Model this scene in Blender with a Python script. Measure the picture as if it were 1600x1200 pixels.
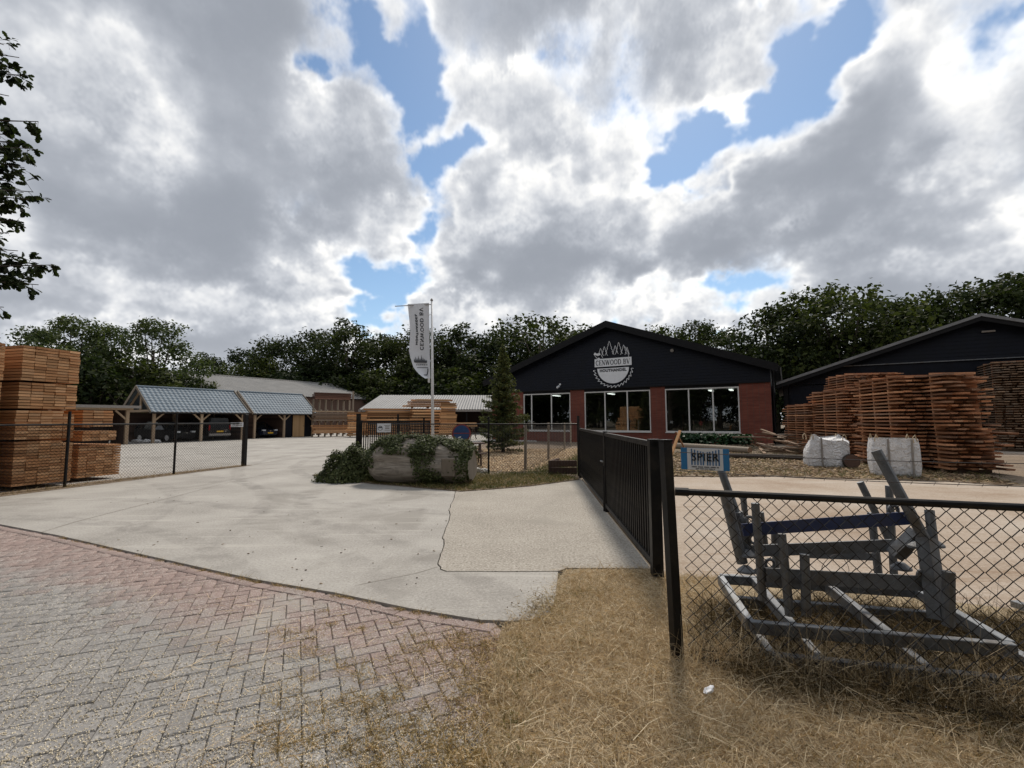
import bpy, bmesh, math, random
import numpy as np
from mathutils import Vector, Matrix, Euler

random.seed(7)
RNG = np.random.default_rng(11)
for o in list(bpy.data.objects):
    bpy.data.objects.remove(o, do_unlink=True)
S = bpy.context.scene
COL = S.collection

# ---------------------------------------------------------------- camera
CAM_H = 1.5
FPX = 720.0                                  # focal length in pixels of the 1600 px wide photograph
PITCH = math.atan(57.0 / FPX)
ROLL = math.radians(-0.2)
cam_d = bpy.data.cameras.new('camera')
cam_d.sensor_width = 36.0
cam_d.lens = 36.0 * FPX / 1600.0
cam_d.clip_start = 0.05
cam_d.clip_end = 3000.0
cam = bpy.data.objects.new('camera', cam_d)
COL.objects.link(cam)
CAM_R = Matrix.Rotation(math.radians(90) + PITCH, 3, 'X') @ Matrix.Rotation(ROLL, 3, 'Z')
cam.matrix_world = Matrix.Translation((0, 0, CAM_H)) @ CAM_R.to_4x4()
S.camera = cam


def ray(px, py):
    return CAM_R @ Vector(((px - 800.0) / FPX, (600.0 - py) / FPX, -1.0))


def G(px, py, z=0.0):
    """point of the plane of height z that is seen at a pixel of the photograph"""
    d = ray(px, py)
    t = (z - CAM_H) / d.z
    return Vector((d.x * t, d.y * t, z))


def P(px, py, dist):
    """point at ground distance dist (metres ahead) seen at a pixel"""
    d = ray(px, py)
    t = dist / d.y
    return Vector((d.x * t, dist, CAM_H + d.z * t))


# ---------------------------------------------------------------- sun, sky, exposure
SUN_AZ = math.radians(16)      # to the right of straight ahead, behind the shop
SUN_EL = math.radians(52)
sd = bpy.data.lights.new('sun', 'SUN')
sd.energy = 2.6
sd.angle = math.radians(9)
sd.color = (1.0, 0.91, 0.80)
sun = bpy.data.objects.new('sun', sd)
COL.objects.link(sun)
SUN_DIR = Vector((math.sin(SUN_AZ) * math.cos(SUN_EL), math.cos(SUN_AZ) * math.cos(SUN_EL), math.sin(SUN_EL)))
sun.rotation_euler = SUN_DIR.to_track_quat('Z', 'Y').to_euler()

S.view_settings.view_transform = 'Standard'
S.view_settings.look = 'None'
S.view_settings.gamma = 1.0
S.view_settings.use_curve_mapping = False
S.view_settings.exposure = 0.3
S.cycles.use_denoising = True
S.cycles.max_bounces = 8
S.cycles.diffuse_bounces = 3
S.cycles.transparent_max_bounces = 24
S.cycles.sample_clamp_indirect = 6.0


class NT:
    """small helper to write node trees as expressions"""
    def __init__(self, tree):
        self.t = tree

    def n(self, kind, ins=None, **kw):
        nd = self.t.nodes.new(kind)
        for k, v in kw.items():
            setattr(nd, k, v)
        for k, v in (ins or {}).items():
            self.put(nd.inputs[k], v)
        return nd

    def put(self, sock, v):
        if isinstance(v, bpy.types.NodeSocket):
            self.t.links.new(v, sock)
        elif isinstance(v, bpy.types.Node):
            self.t.links.new(v.outputs[0], sock)
        else:
            sock.default_value = v

    def m(self, op, a, b=None, c=None, clamp=False):
        nd = self.t.nodes.new('ShaderNodeMath')
        nd.operation = op
        nd.use_clamp = clamp
        for i, v in enumerate((a, b, c)):
            if v is not None:
                self.put(nd.inputs[i], v)
        return nd.outputs[0]

    def v(self, op, a, b=None, scale=None):
        nd = self.t.nodes.new('ShaderNodeVectorMath')
        nd.operation = op
        self.put(nd.inputs[0], a)
        if b is not None:
            self.put(nd.inputs[1], b)
        if scale is not None:
            self.put(nd.inputs['Scale'], scale)
        return nd.outputs['Value'] if op in ('DOT_PRODUCT', 'LENGTH', 'DISTANCE') else nd.outputs[0]

    def noise(self, vec, scale, detail=4.0, rough=0.5, dist=0.0, out=0, lac=2.0):
        nd = self.n('ShaderNodeTexNoise', {'Scale': scale, 'Detail': detail, 'Roughness': rough, 'Distortion': dist, 'Lacunarity': lac})
        if vec is not None:
            self.put(nd.inputs['Vector'], vec)
        return nd.outputs[out]

    def map(self, v, a, b, c=0.0, d=1.0, smooth=False):
        nd = self.n('ShaderNodeMapRange', {'Value': v, 'From Min': a, 'From Max': b, 'To Min': c, 'To Max': d})
        nd.interpolation_type = 'SMOOTHSTEP' if smooth else 'LINEAR'
        return nd.outputs[0]

    def mix(self, f, a, b, mode='MIX'):
        nd = self.t.nodes.new('ShaderNodeMix')
        nd.data_type = 'RGBA'
        nd.blend_type = mode
        self.put(nd.inputs[0], f)
        for i, v in ((6, a), (7, b)):
            if isinstance(v, (tuple, list)) and len(v) == 3:
                v = (*v, 1.0)
            self.put(nd.inputs[i], v)
        return nd.outputs[2]

    def ramp(self, f, stops, interp='LINEAR'):
        nd = self.t.nodes.new('ShaderNodeValToRGB')
        nd.color_ramp.interpolation = interp
        el = nd.color_ramp.elements
        while len(el) < len(stops):
            el.new(0.5)
        for e, (p, c) in zip(el, stops):
            e.position = p
            e.color = (*c, 1.0) if len(c) == 3 else c
        self.put(nd.inputs[0], f)
        return nd.outputs[0]


# ---------------------------------------------------------------- clouds: a layer of cumulus marched once into a sky map
def spectral(shape, beta, seed, lo=1.0):
    n = np.random.default_rng(seed).standard_normal(shape).astype(np.float32)
    F = np.fft.rfftn(n)
    ks = [np.fft.fftfreq(s) * s for s in shape[:-1]] + [np.fft.rfftfreq(shape[-1]) * shape[-1]]
    k = np.sqrt(sum(g.astype(np.float32) ** 2 for g in np.meshgrid(*ks, indexing='ij', sparse=True)))
    k[(0,) * len(shape)] = 1.0
    A = k ** (-beta)
    A[k < lo] = 0
    A[(0,) * len(shape)] = 0
    x = np.fft.irfftn(F * A, s=shape, axes=tuple(range(len(shape)))).astype(np.float32)
    return x / x.std()


# openings (negative) and banks (positive) of this sky: pixel of the photo that gives the direction, width, amount
SPOTS = [((465, 5), .0018, -.9), ((545, 50), .0014, -.95), ((590, 70), .0010, -.8), ((640, 10), .0008, -.6), ((655, 100), .0009, -1.0), ((670, 170), .0008, -.9),
         ((690, 360), .0012, -.95), ((715, 290), .0010, -1.0), ((750, 255), .0008, -.8), ((800, 355), .0012, -.9), ((860, 310), .0006, -.9), ((590, 465), .0016, -.9), ((680, 430), .0006, -.6), ((620, 490), .001, -.6),
         ((640, 400), .0006, -.6), ((1060, 245), .0020, -1.2), ((1110, 215), .0010, -1.0), ((1225, 150), .0017, -1.15), ((1235, 250), .0012, -1.05), ((1345, 20), .0018, -1.0), ((1180, 110), .0006, -.8), ((1310, 170), .0006, -.8),
         ((1290, 85), .0010, -1.0), ((1180, 180), .0006, -.8), ((1000, 440), .0016, -.8), ((1150, 440), .0022, -.8), ((1060, 450), .0016, -.7), ((920, 300), .0005, -.7), ((1160, 260), .0005, -.7), ((1000, 250), .0006, -.7),
         ((500, 130), .0004, -1.0), ((240, 150), .08, .15), ((420, 330), .05, .15), ((900, 110), .035, .30), ((1500, 200), .05, .25), ((1000, 370), .006, .35),
         ((1180, 330), .006, .3), ((780, 420), .006, .25), ((600, 20), .0006, .8), ((1170, 40), .004, .3)]
CLOUD_SEED = 33


def march_clouds(D, K=32):
    C2 = spectral((2048, 2048), 1.85, CLOUD_SEED, lo=6.0)
    n3 = spectral((192, 192, 192), 1.95, CLOUD_SEED + 1, lo=3)
    n3 = n3 - 0.55 * np.abs(n3)
    n3 = (n3 - n3.mean()) / n3.std()
    M2 = spectral((1024, 1024), 1.75, CLOUD_SEED + 7, lo=5.0)
    zz = D[:, 2] + 0.22
    h0, h1 = 1.0, 1.7
    px, py = D[:, 0] / zz, D[:, 1] / zz
    bias = np.zeros(len(D), np.float32)
    iw = ((px * (2048 / 4.0)).astype(np.int32) & 2047, (py * (2048 / 4.0)).astype(np.int32) & 2047)
    DW = D + np.stack([spectral((2048, 2048), 1.8, CLOUD_SEED + 20 + k, lo=5.0)[iw] for k in range(3)], 1) * 0.026      # ragged outlines
    DW /= np.linalg.norm(DW, axis=1, keepdims=True)
    for pp, w, a in SPOTS:
        bias += a * np.exp(-np.maximum(0, 1 - DW @ np.array(ray(*pp).normalized(), dtype=np.float32)) / (w * 1.45))
    jit = np.random.default_rng(5).random(len(D)).astype(np.float32)
    mm = M2[(px * (1024 / 5.0)).astype(np.int32) & 1023, (py * (1024 / 5.0)).astype(np.int32) & 1023]
    T = np.ones(len(D), np.float32)
    Lo = np.zeros(len(D), np.float32)
    for i in range(K):
        z = h0 + (h1 - h0) * (i + jit) / K
        f = (z - h0) / (h1 - h0)
        x, y = px * z, py * z
        c = C2[(x * (2048 / 7.5)).astype(np.int32) & 2047, (y * (2048 / 7.5)).astype(np.int32) & 2047] * 0.44 + bias
        e = n3[(x * 128).astype(np.int32) % 192, (y * 128).astype(np.int32) % 192, (z * 128).astype(np.int32) % 192]
        base = c + 0.38 - 1.25 * f ** 1.3
        rho = np.clip(base + 0.42 * e + 0.12 * mm, 0, 0.6)
        above = np.clip(base + 0.16 * mm + 0.26 * e - 0.1, 0, None) / 1.25 * (h1 - h0)
        lum = 0.285 + 0.18 * f + 0.80 * np.exp(-above * 4.8 - rho * 0.8)
        a = 1 - np.exp(-rho * (h1 - h0) / K / zz * 40)
        Lo += T * a * lum
        T *= 1 - a
    return Lo, 1 - T


def sky_map(w=3072):
    h = w // 2
    hh = h // 2
    u = (np.arange(w) + 0.5) / w
    el = ((np.arange(hh) + 0.5) / hh * (math.pi / 2)).astype(np.float32)
    phi = (-(u - 0.5) * 2 * math.pi).astype(np.float32)
    E, PH = np.meshgrid(el, phi, indexing='ij')
    D = np.stack([np.cos(E) * np.cos(PH), np.cos(E) * np.sin(PH), np.sin(E)], -1).reshape(-1, 3).astype(np.float32)
    Lo, A = march_clouds(D)

    def blur(a):
        a = a.reshape(hh, w)
        b = np.pad(a, ((1, 1), (1, 1)), mode='edge')
        b = (b[:-2] + 2 * b[1:-1] + b[2:]) / 4
        return (b[:, :-2] + 2 * b[:, 1:-1] + b[:, 2:]) / 4
    Lo, A = blur(Lo), blur(A)
    g = np.clip((Lo / np.maximum(A, 1e-3) - .25) / .6, 0, 1)
    pix = np.zeros((h, w, 4), np.float32)
    pix[hh:, :, 0] = Lo          # light of the cloud
    pix[hh:, :, 1] = A           # how much of the blue it covers
    pix[hh:, :, 2] = g           # grey body (0) to sunlit rim (1)
    pix[..., 3] = 1.0
    im = bpy.data.images.new('cloud_map', w, h, alpha=True, float_buffer=True)
    im.colorspace_settings.name = 'Non-Color'
    im.alpha_mode = 'CHANNEL_PACKED'
    im.pixels.foreach_set(pix.ravel())
    im.update()
    return im


W = bpy.data.worlds.new('World')
S.world = W
W.use_nodes = True
wt = W.node_tree
wt.nodes.clear()
N = NT(wt)
SKY_K = 0.1                                  # background strength
sky = N.n('ShaderNodeTexSky', sky_type='NISHITA', sun_disc=False, sun_elevation=SUN_EL, sun_rotation=SUN_AZ,
          altitude=0.0, air_density=1.0, dust_density=0.3, ozone_density=2.0)
tc = N.n('ShaderNodeTexCoord')
sep = N.n('ShaderNodeSeparateXYZ', {0: tc.outputs['Generated']})
env = N.n('ShaderNodeTexEnvironment', interpolation='Linear')
env.image = sky_map()
N.put(env.inputs[0], tc.outputs['Generated'])
ec = N.n('ShaderNodeSeparateColor', {0: env.outputs['Color']})
clear = N.v('SCALE', sky.outputs[0], scale=N.m('MULTIPLY', N.m('SUBTRACT', 1.0, ec.outputs[1]), 0.95))
cloud = N.v('SCALE', N.mix(ec.outputs[2], (0.90, 0.98, 1.13), (1.01, 1.0, 0.975)), scale=N.m('DIVIDE', ec.outputs[0], SKY_K))
allsky = N.v('ADD', N.v('MULTIPLY', clear, (.98, 1.05, 1.03)), cloud)
haze_f = N.m('MULTIPLY', N.m('EXPONENT', N.m('DIVIDE', N.m('MAXIMUM', sep.outputs['Z'], 0.0), -0.075)), 0.75)
allsky = N.mix(haze_f, allsky, (7.4, 7.6, 8.0))
allsky = N.mix(N.map(sep.outputs['Z'], -0.02, 0.0), (1.6, 1.5, 1.4), allsky)
bg = N.n('ShaderNodeBackground', {'Color': allsky, 'Strength': SKY_K})
wo = N.n('ShaderNodeOutputWorld', {'Surface': bg.outputs[0]})


# ================================================================ tools
def mat_new(name):
    m = bpy.data.materials.new(name)
    m.use_nodes = True
    t = m.node_tree
    t.nodes.clear()
    n = NT(t)
    b = n.n('ShaderNodeBsdfPrincipled')
    o = n.n('ShaderNodeOutputMaterial', {'Surface': b.outputs[0]})
    return m, n, b, o


def set_bump(n, b, height, strength, dist=0.02):
    bp = n.n('ShaderNodeBump', {'Height': height, 'Strength': strength, 'Distance': dist})
    n.put(b.inputs['Normal'], bp.outputs[0])


def mat(name, col, rough=0.7, var=0.2, scale=3.0, bump=0.0, bscale=30.0, metal=0.0, spec=0.4, rnd=0.0, dirt=None, coat=0.0):
    """plain surface: base colour broken up by noise, optional per-object variation, dirt and fine relief"""
    m, n, b, o = mat_new(name)
    tcn = n.n('ShaderNodeTexCoord').outputs['Object']
    f = n.noise(tcn, scale, 6.0, 0.6)
    lo = tuple(c * (1 - var) for c in col)
    hi = tuple(min(1, c * (1 + var)) for c in col)
    c = n.mix(n.map(f, 0.25, 0.75), lo, hi)
    if dirt:
        c = n.mix(n.map(n.noise(tcn, scale * 0.4, 7.0, 0.65), 0.5, 0.72), c, dirt)
    if rnd:
        r = n.n('ShaderNodeObjectInfo').outputs['Random']
        c = n.mix(1.0, c, n.mix(r, (1 - rnd,) * 3, (1 + rnd,) * 3), 'MULTIPLY')
    n.put(b.inputs['Base Color'], c)
    n.put(b.inputs['Roughness'], n.map(f, 0.2, 0.8, max(0.05, rough - 0.1), min(1, rough + 0.1)))
    b.inputs['Metallic'].default_value = metal
    b.inputs['Specular IOR Level'].default_value = spec
    if coat:
        b.inputs['Coat Weight'].default_value = coat
        b.inputs['Coat Roughness'].default_value = 0.08
    if bump:
        set_bump(n, b, n.noise(tcn, bscale, 5.0, 0.6), bump)
    return m


def link(o, parent=None):
    COL.objects.link(o)
    if parent is not None:
        o.parent = parent
    return o


WM = {}


def thing(name, label, cat, loc=(0, 0, 0), rz=0.0, group=None, R=None):
    o = bpy.data.objects.new(name, None)
    COL.objects.link(o)
    o.empty_display_size = 0.1
    mtx = Matrix.Translation(loc) @ (R.to_4x4() if R is not None else Matrix.Rotation(rz, 4, 'Z'))
    o.matrix_world = mtx
    WM[o.name] = mtx
    tag(o, label, cat, group)
    return o


def tag(o, label, cat, group=None):
    o['label'] = label
    o['category'] = cat
    if group:
        o['group'] = group
    return o


def kind(o, k):
    o['kind'] = k
    return o


def fast_mesh(name, V, F):
    """V (n,3) array, F (m,k) array of equal-sized faces"""
    me = bpy.data.meshes.new(name)
    V = np.asarray(V, np.float32)
    F = np.asarray(F, np.int32)
    me.vertices.add(len(V))
    me.vertices.foreach_set('co', V.ravel())
    k = F.shape[1]
    me.loops.add(F.size)
    me.loops.foreach_set('vertex_index', F.ravel())
    me.polygons.add(len(F))
    me.polygons.foreach_set('loop_start', np.arange(0, F.size, k, dtype=np.int32))
    me.update(calc_edges=True)
    me.validate()
    return me


def mesh_obj(name, me, m, parent=None):
    if m is not None:
        me.materials.append(m)
    return link(bpy.data.objects.new(name, me), parent)


class MB:
    """collects shapes in world space; build() links them as one mesh, in its parent's space"""
    def __init__(self):
        self.v = []
        self.f = []

    def add(self, vs, fs):
        k = len(self.v)
        self.v += [Vector(p) for p in vs]
        self.f += [tuple(i + k for i in q) for q in fs]
        return self

    def box(self, c, s, R=None):
        c = Vector(c)
        h = [Vector((x * s[0] / 2, y * s[1] / 2, z * s[2] / 2)) for x in (-1, 1) for y in (-1, 1) for z in (-1, 1)]
        if R is not None:
            h = [R @ p for p in h]
        return self.add([c + p for p in h], [(0, 1, 3, 2), (4, 6, 7, 5), (0, 4, 5, 1), (2, 3, 7, 6), (0, 2, 6, 4), (1, 5, 7, 3)])

    def beam(self, p, q, w, h, up=(0, 0, 1), w2=None, h2=None):
        p, q = Vector(p), Vector(q)
        d = (q - p).normalized()
        up = Vector(up)
        if abs(d.dot(up)) > 0.98:
            up = Vector((0, 1, 0))
        sdir = d.cross(up).normalized()
        u = sdir.cross(d).normalized()
        w2 = w if w2 is None else w2
        h2 = h if h2 is None else h2
        vs = []
        for (b, ww, hh) in ((p, w, h), (q, w2, h2)):
            vs += [b + sdir * (a * ww / 2) + u * (c * hh / 2) for a, c in ((-1, -1), (1, -1), (1, 1), (-1, 1))]
        return self.add(vs, [(0, 3, 2, 1), (4, 5, 6, 7), (0, 1, 5, 4), (1, 2, 6, 5), (2, 3, 7, 6), (3, 0, 4, 7)])

    def tube(self, pts, r, n=8, cap=True):
        pts = [Vector(p) for p in pts]
        rs = r if isinstance(r, (list, tuple)) else [r] * len(pts)
        rings = []
        ref = None
        for i, p in enumerate(pts):
            d = (pts[min(i + 1, len(pts) - 1)] - pts[max(i - 1, 0)]).normalized()
            if ref is None:
                ref = Vector((0, 0, 1)) if abs(d.z) < 0.9 else Vector((1, 0, 0))
            a = d.cross(ref).normalized()
            b = a.cross(d).normalized()
            ref = b
            rings.append([p + a * (math.cos(2 * math.pi * k / n) * rs[i]) + b * (math.sin(2 * math.pi * k / n) * rs[i]) for k in range(n)])
        vs = [p for rg in rings for p in rg]
        fs = [(i * n + k, i * n + (k + 1) % n, (i + 1) * n + (k + 1) % n, (i + 1) * n + k) for i in range(len(pts) - 1) for k in range(n)]
        if cap:
            fs += [tuple(range(n - 1, -1, -1)), tuple((len(pts) - 1) * n + k for k in range(n))]
        return self.add(vs, fs)

    def prism(self, poly, fr, d0, d1):
        """poly: 2-D points, fr(a, b, d) -> world, from depth d0 to d1"""
        n = len(poly)
        return self.add([fr(a, b, d0) for a, b in poly] + [fr(a, b, d1) for a, b in poly],
                        [tuple(range(n - 1, -1, -1)), tuple(range(n, 2 * n))] + [(i, (i + 1) % n, n + (i + 1) % n, n + i) for i in range(n)])

    def build(self, name, m, parent=None, smooth=False, bevel=0.0):
        inv = Matrix.Identity(4)
        if parent is not None:
            inv = WM[parent.name].inverted()
        me = bpy.data.meshes.new(name)
        me.from_pydata([inv @ p for p in self.v], [], self.f)
        bm = bmesh.new()
        bm.from_mesh(me)
        bmesh.ops.recalc_face_normals(bm, faces=bm.faces)
        if bevel:
            bmesh.ops.bevel(bm, geom=list(bm.edges), offset=bevel, segments=1, affect='EDGES', clamp_overlap=True)
        bm.to_mesh(me)
        bm.free()
        if smooth:
            me.polygons.foreach_set('use_smooth', [True] * len(me.polygons))
        me.materials.append(m)
        o = link(bpy.data.objects.new(name, me), parent)
        WM[o.name] = WM[parent.name] if parent is not None else Matrix.Identity(4)
        return o


def text_mesh(txt, size, spacing=1.0, bold=0.0):
    cu = bpy.data.curves.new('lettering', 'FONT')
    cu.body = txt
    cu.size = size
    cu.align_x = 'CENTER'
    cu.align_y = 'CENTER'
    cu.space_character = spacing
    cu.offset = bold
    cu.extrude = 0.002
    ob = bpy.data.objects.new('lettering', cu)
    COL.objects.link(ob)
    dg = bpy.context.evaluated_depsgraph_get()
    me = bpy.data.meshes.new_from_object(ob.evaluated_get(dg))
    bpy.data.objects.remove(ob, do_unlink=True)
    return me


def text(txt, size, M4, m, parent, spacing=1.0, bold=0.0, name='lettering', sx=1.0):
    me = text_mesh(txt, size, spacing, bold)
    me.transform(WM[parent.name].inverted() @ M4 @ Matrix.Diagonal((sx, 1, 1, 1)))
    me.materials.clear()
    me.materials.append(m)
    o = link(bpy.data.objects.new(name, me), parent)
    WM[o.name] = WM[parent.name]
    return o


def frame(o, x, z):
    """matrix with local x and local z (outward) axes at o"""
    x = Vector(x).normalized()
    z = Vector(z).normalized()
    y = z.cross(x).normalized()
    return Matrix(((x.x, y.x, z.x, o[0]), (x.y, y.y, z.y, o[1]), (x.z, y.z, z.z, o[2]), (0, 0, 0, 1)))


def in_poly(pts, poly):
    x, y = pts[:, 0], pts[:, 1]
    c = np.zeros(len(pts), bool)
    n = len(poly)
    for i in range(n):
        x1, y1 = poly[i][0], poly[i][1]
        x2, y2 = poly[(i + 1) % n][0], poly[(i + 1) % n][1]
        t = ((y1 > y) != (y2 > y)) & (x < (x2 - x1) * (y - y1) / ((y2 - y1) or 1e-9) + x1)
        c ^= t
    return c


def sample_poly(poly, n, rng=RNG):
    p = np.array([(a[0], a[1]) for a in poly])
    lo, hi = p.min(0), p.max(0)
    out = np.zeros((0, 2))
    while len(out) < n:
        q = rng.random((n * 2 + 100, 2)) * (hi - lo) + lo
        out = np.concatenate([out, q[in_poly(q, poly)]])
    return out[:n]


def blades(pos, length, width, lean, rng=RNG, curl=0.5):
    """grass blades as two-quad strips ending in a point; pos (n,3), length (n,), lean (n,) radians from upright"""
    n = len(pos)
    az = rng.random(n) * 2 * math.pi
    d = np.stack([np.cos(az), np.sin(az)], 1)
    sd_ = np.stack([-np.sin(az), np.cos(az), np.zeros(n)], 1)
    tw = rng.random(n) * 2 * math.pi
    sd_ = sd_ * np.cos(tw)[:, None] + np.stack([np.zeros(n), np.zeros(n), np.sin(tw)], 1)

    def pt(t, ang):
        return np.concatenate([d * (np.sin(ang) * length * t)[:, None], (np.cos(ang) * length * t)[:, None]], 1)
    p1 = pt(0.5, lean)
    p2 = p1 + pt(0.5, np.minimum(lean + curl * rng.random(n), 1.75))
    w = (width / 2)[:, None] * sd_
    V = np.stack([pos - w, pos + w, pos + p1 + w * 0.8, pos + p1 - w * 0.8, pos + p2 + w * 0.25, pos + p2 - w * 0.25], 1).reshape(-1, 3)
    b = (np.arange(n) * 6)[:, None]
    F = np.concatenate([b + np.array([[0, 1, 2, 3]]), b + np.array([[3, 2, 4, 5]])])
    return V, F


def chips(pos, sx, sy, sz, rng=RNG, tilt=0.5):
    """small tumbled slivers: thin boxes without bottoms"""
    n = len(pos)
    az = rng.random(n) * 2 * math.pi
    tl = (rng.random(n) - 0.5) * 2 * tilt
    ca, sa, ct, st = np.cos(az), np.sin(az), np.cos(tl), np.sin(tl)
    X = np.stack([ca * ct, sa * ct, st], 1)
    Y = np.stack([-sa, ca, np.zeros(n)], 1)
    Z = np.cross(X, Y)
    V = []
    for (a, b, c) in ((-1, -1, -1), (1, -1, -1), (1, 1, -1), (-1, 1, -1), (-.8, -.8, 1), (.9, -.7, 1), (.8, .8, 1), (-.9, .7, 1)):
        V.append(pos + X * (sx * a / 2)[:, None] + Y * (sy * b / 2)[:, None] + Z * (sz * c / 2)[:, None])
    V = np.stack(V, 1).reshape(-1, 3)
    k = (np.arange(n) * 8)[:, None]
    F = np.concatenate([k + np.array([q]) for q in ([4, 5, 6, 7], [0, 1, 5, 4], [1, 2, 6, 5], [2, 3, 7, 6], [3, 0, 4, 7])])
    return V, F


def leaf_cards(pos, nrm, size, rng=RNG, jitter=0.7, aspect=0.62):
    """pointed leaves (rhombs bent along the midrib: two triangles as a quad) round given normals"""
    n = len(pos)
    nn = nrm + rng.normal(size=(n, 3)) * jitter
    nn /= np.linalg.norm(nn, axis=1, keepdims=True) + 1e-9
    r = rng.normal(size=(n, 3))
    t = np.cross(nn, r)
    t /= np.linalg.norm(t, axis=1, keepdims=True) + 1e-9
    b = np.cross(nn, t)
    s = size[:, None]
    V = np.stack([pos - t * s * .5, pos + b * s * aspect * .5 - t * s * .08 + nn * s * .1, pos + t * s * .5, pos - b * s * aspect * .5 - t * s * .08 + nn * s * .1], 1).reshape(-1, 3)
    F = (np.arange(n) * 4)[:, None] + np.array([[0, 1, 2, 3]])
    return V, F


def merge(*vf):
    V, F, k = [], [], 0
    for v, f in vf:
        V.append(v)
        F.append(f + k)
        k += len(v)
    return np.concatenate(V), np.concatenate(F)


def sheet(name, pts, z, m, skirt=0.0):
    """flat piece of ground, with edges going down by skirt"""
    n = len(pts)
    V = [(p[0], p[1], z) for p in pts]
    F = [tuple(range(n))]
    if skirt:
        V += [(p[0], p[1], z - skirt) for p in pts]
        F += [(i, (i + 1) % n, n + (i + 1) % n, n + i) for i in range(n)]
    me = bpy.data.meshes.new(name)
    me.from_pydata(V, [], F)
    bm = bmesh.new()
    bm.from_mesh(me)
    bmesh.ops.recalc_face_normals(bm, faces=bm.faces)
    top = max(bm.faces, key=lambda f: len(f.verts))
    if top.normal.z < 0:
        bmesh.ops.reverse_faces(bm, faces=bm.faces)
    bmesh.ops.triangulate(bm, faces=[top])
    bm.to_mesh(me)
    bm.free()
    return kind(mesh_obj(name, me, m), 'structure')


def copy_tree(o, parent=None):
    c = o.copy()
    COL.objects.link(c)
    c.parent = parent
    for ch in list(o.children):
        copy_tree(ch, c)
    return c


# ================================================================ materials
def ground_mat(name, stops, scale, fine_cols, fine_scale, fine_amt, bump=0.3, bscale=60.0, rough=0.9, stain=None, stain_scale=0.35, streak=None, tracks=False):
    """stained mineral ground: wide blotches, fine grit, optional dirt and drag marks"""
    m, n, b, o = mat_new(name)
    co = n.n('ShaderNodeTexCoord').outputs['Object']
    c = n.ramp(n.noise(co, scale, 8.0, 0.62), stops)
    g = n.noise(co, fine_scale, 4.0, 0.75)
    c = n.mix(n.m('MULTIPLY', n.map(g, 0.52, 0.68), fine_amt), c, fine_cols[0])
    c = n.mix(n.m('MULTIPLY', n.map(g, 0.46, 0.32), fine_amt), c, fine_cols[1])
    if stain:
        s = n.noise(co, stain_scale, 6.0, 0.6, 1.2)
        c = n.mix(n.m('MULTIPLY', n.map(s, 0.52, 0.66, smooth=True), stain[1]), c, stain[0])
    if streak:
        mp = n.n('ShaderNodeMapping', {'Vector': co, 'Rotation': (0, 0, streak[2]), 'Scale': (0.35, 5.0, 1.0)})
        s = n.noise(mp.outputs[0], 1.3, 5.0, 0.6, 0.6)
        c = n.mix(n.m('MULTIPLY', n.map(s, 0.55, 0.7, smooth=True), streak[1]), c, streak[0])
    if tracks:                                  # rubber worn into the slab where vehicles turn in from the lane
        wn = n.map(n.noise(co, 3.0, 6.0, .7), .38, .62)
        wob = n.m('MULTIPLY', n.m('SUBTRACT', n.noise(co, .5, 3.0, .5), .5), .5)
        for (cx, cy, rad, w, amt) in ((-9.5, -2.0, 9.6, .11, .34), (-9.5, -2.0, 11.2, .11, .30), (3.5, 20.0, 11.6, .12, .34), (3.5, 20.0, 13.2, .12, .30), (-14.0, 4.0, 9.0, .10, .26), (-14.0, 4.0, 10.5, .10, .24), (6.0, 12.0, 10.4, .12, .22)):
            dd = n.m('ABSOLUTE', n.m('SUBTRACT', n.m('ADD', n.v('DISTANCE', co, (cx, cy, 0)), wob), rad))
            c = n.mix(n.m('MULTIPLY', n.m('MULTIPLY', n.map(dd, w, w * 1.9, 1.0, 0.0, smooth=True), wn), amt), c, (.12, .11, .10))
    n.put(b.inputs['Base Color'], c)
    b.inputs['Roughness'].default_value = rough
    b.inputs['Specular IOR Level'].default_value = 0.25
    set_bump(n, b, n.noise(co, bscale, 6.0, 0.7), bump, 0.01)
    return m


M = {}
M['earth'] = ground_mat('earth', [(.3, (.13, .105, .075)), (.7, (.22, .18, .13))], .6, ((.3, .26, .2), (.07, .055, .04)), 40, .6)
M['concrete'] = ground_mat('concrete', [(.30, (.275, .259, .235)), (.5, (.345, .327, .298)), (.70, (.415, .396, .362))], .7, ((.52, .50, .465), (.15, .14, .127)), 40, .65, bump=.35,
                           stain=((.225, .21, .187), .6), stain_scale=.42, streak=((.47, .447, .405), .5, .5), tracks=True)
M['rough_concrete'] = ground_mat('rough_concrete', [(.3, (.285, .258, .220)), (.7, (.375, .345, .298))], .8, ((.56, .525, .47), (.10, .086, .07)), 38, .85, bump=.5, bscale=70,
                                 stain=((.27, .25, .215), .5), stain_scale=.6)
M['sand'] = ground_mat('sand', [(.30, (.26, .185, .125)), (.5, (.37, .30, .235)), (.70, (.44, .385, .325))], .5, ((.54, .48, .41), (.16, .12, .085)), 40, .6, bump=.5,
                       stain=((.40, .375, .34), .7), stain_scale=.16, streak=((.25, .17, .11), .6, .15))
M['verge'] = ground_mat('verge', [(.3, (.22, .17, .105)), (.7, (.42, .335, .22))], 3., ((.36, .28, .17), (.05, .038, .025)), 60, .8, bump=.8, bscale=45)
M['litter'] = ground_mat('litter', [(.3, (.11, .08, .055)), (.7, (.24, .18, .125))], 2., ((.4, .33, .25), (.05, .04, .03)), 30, .8, bump=.8, bscale=30)
M['bedding'] = ground_mat('bedding', [(.3, (.16, .14, .115)), (.7, (.25, .22, .185))], 3., ((.34, .31, .27), (.08, .07, .055)), 80, .7, bump=.5)


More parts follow.
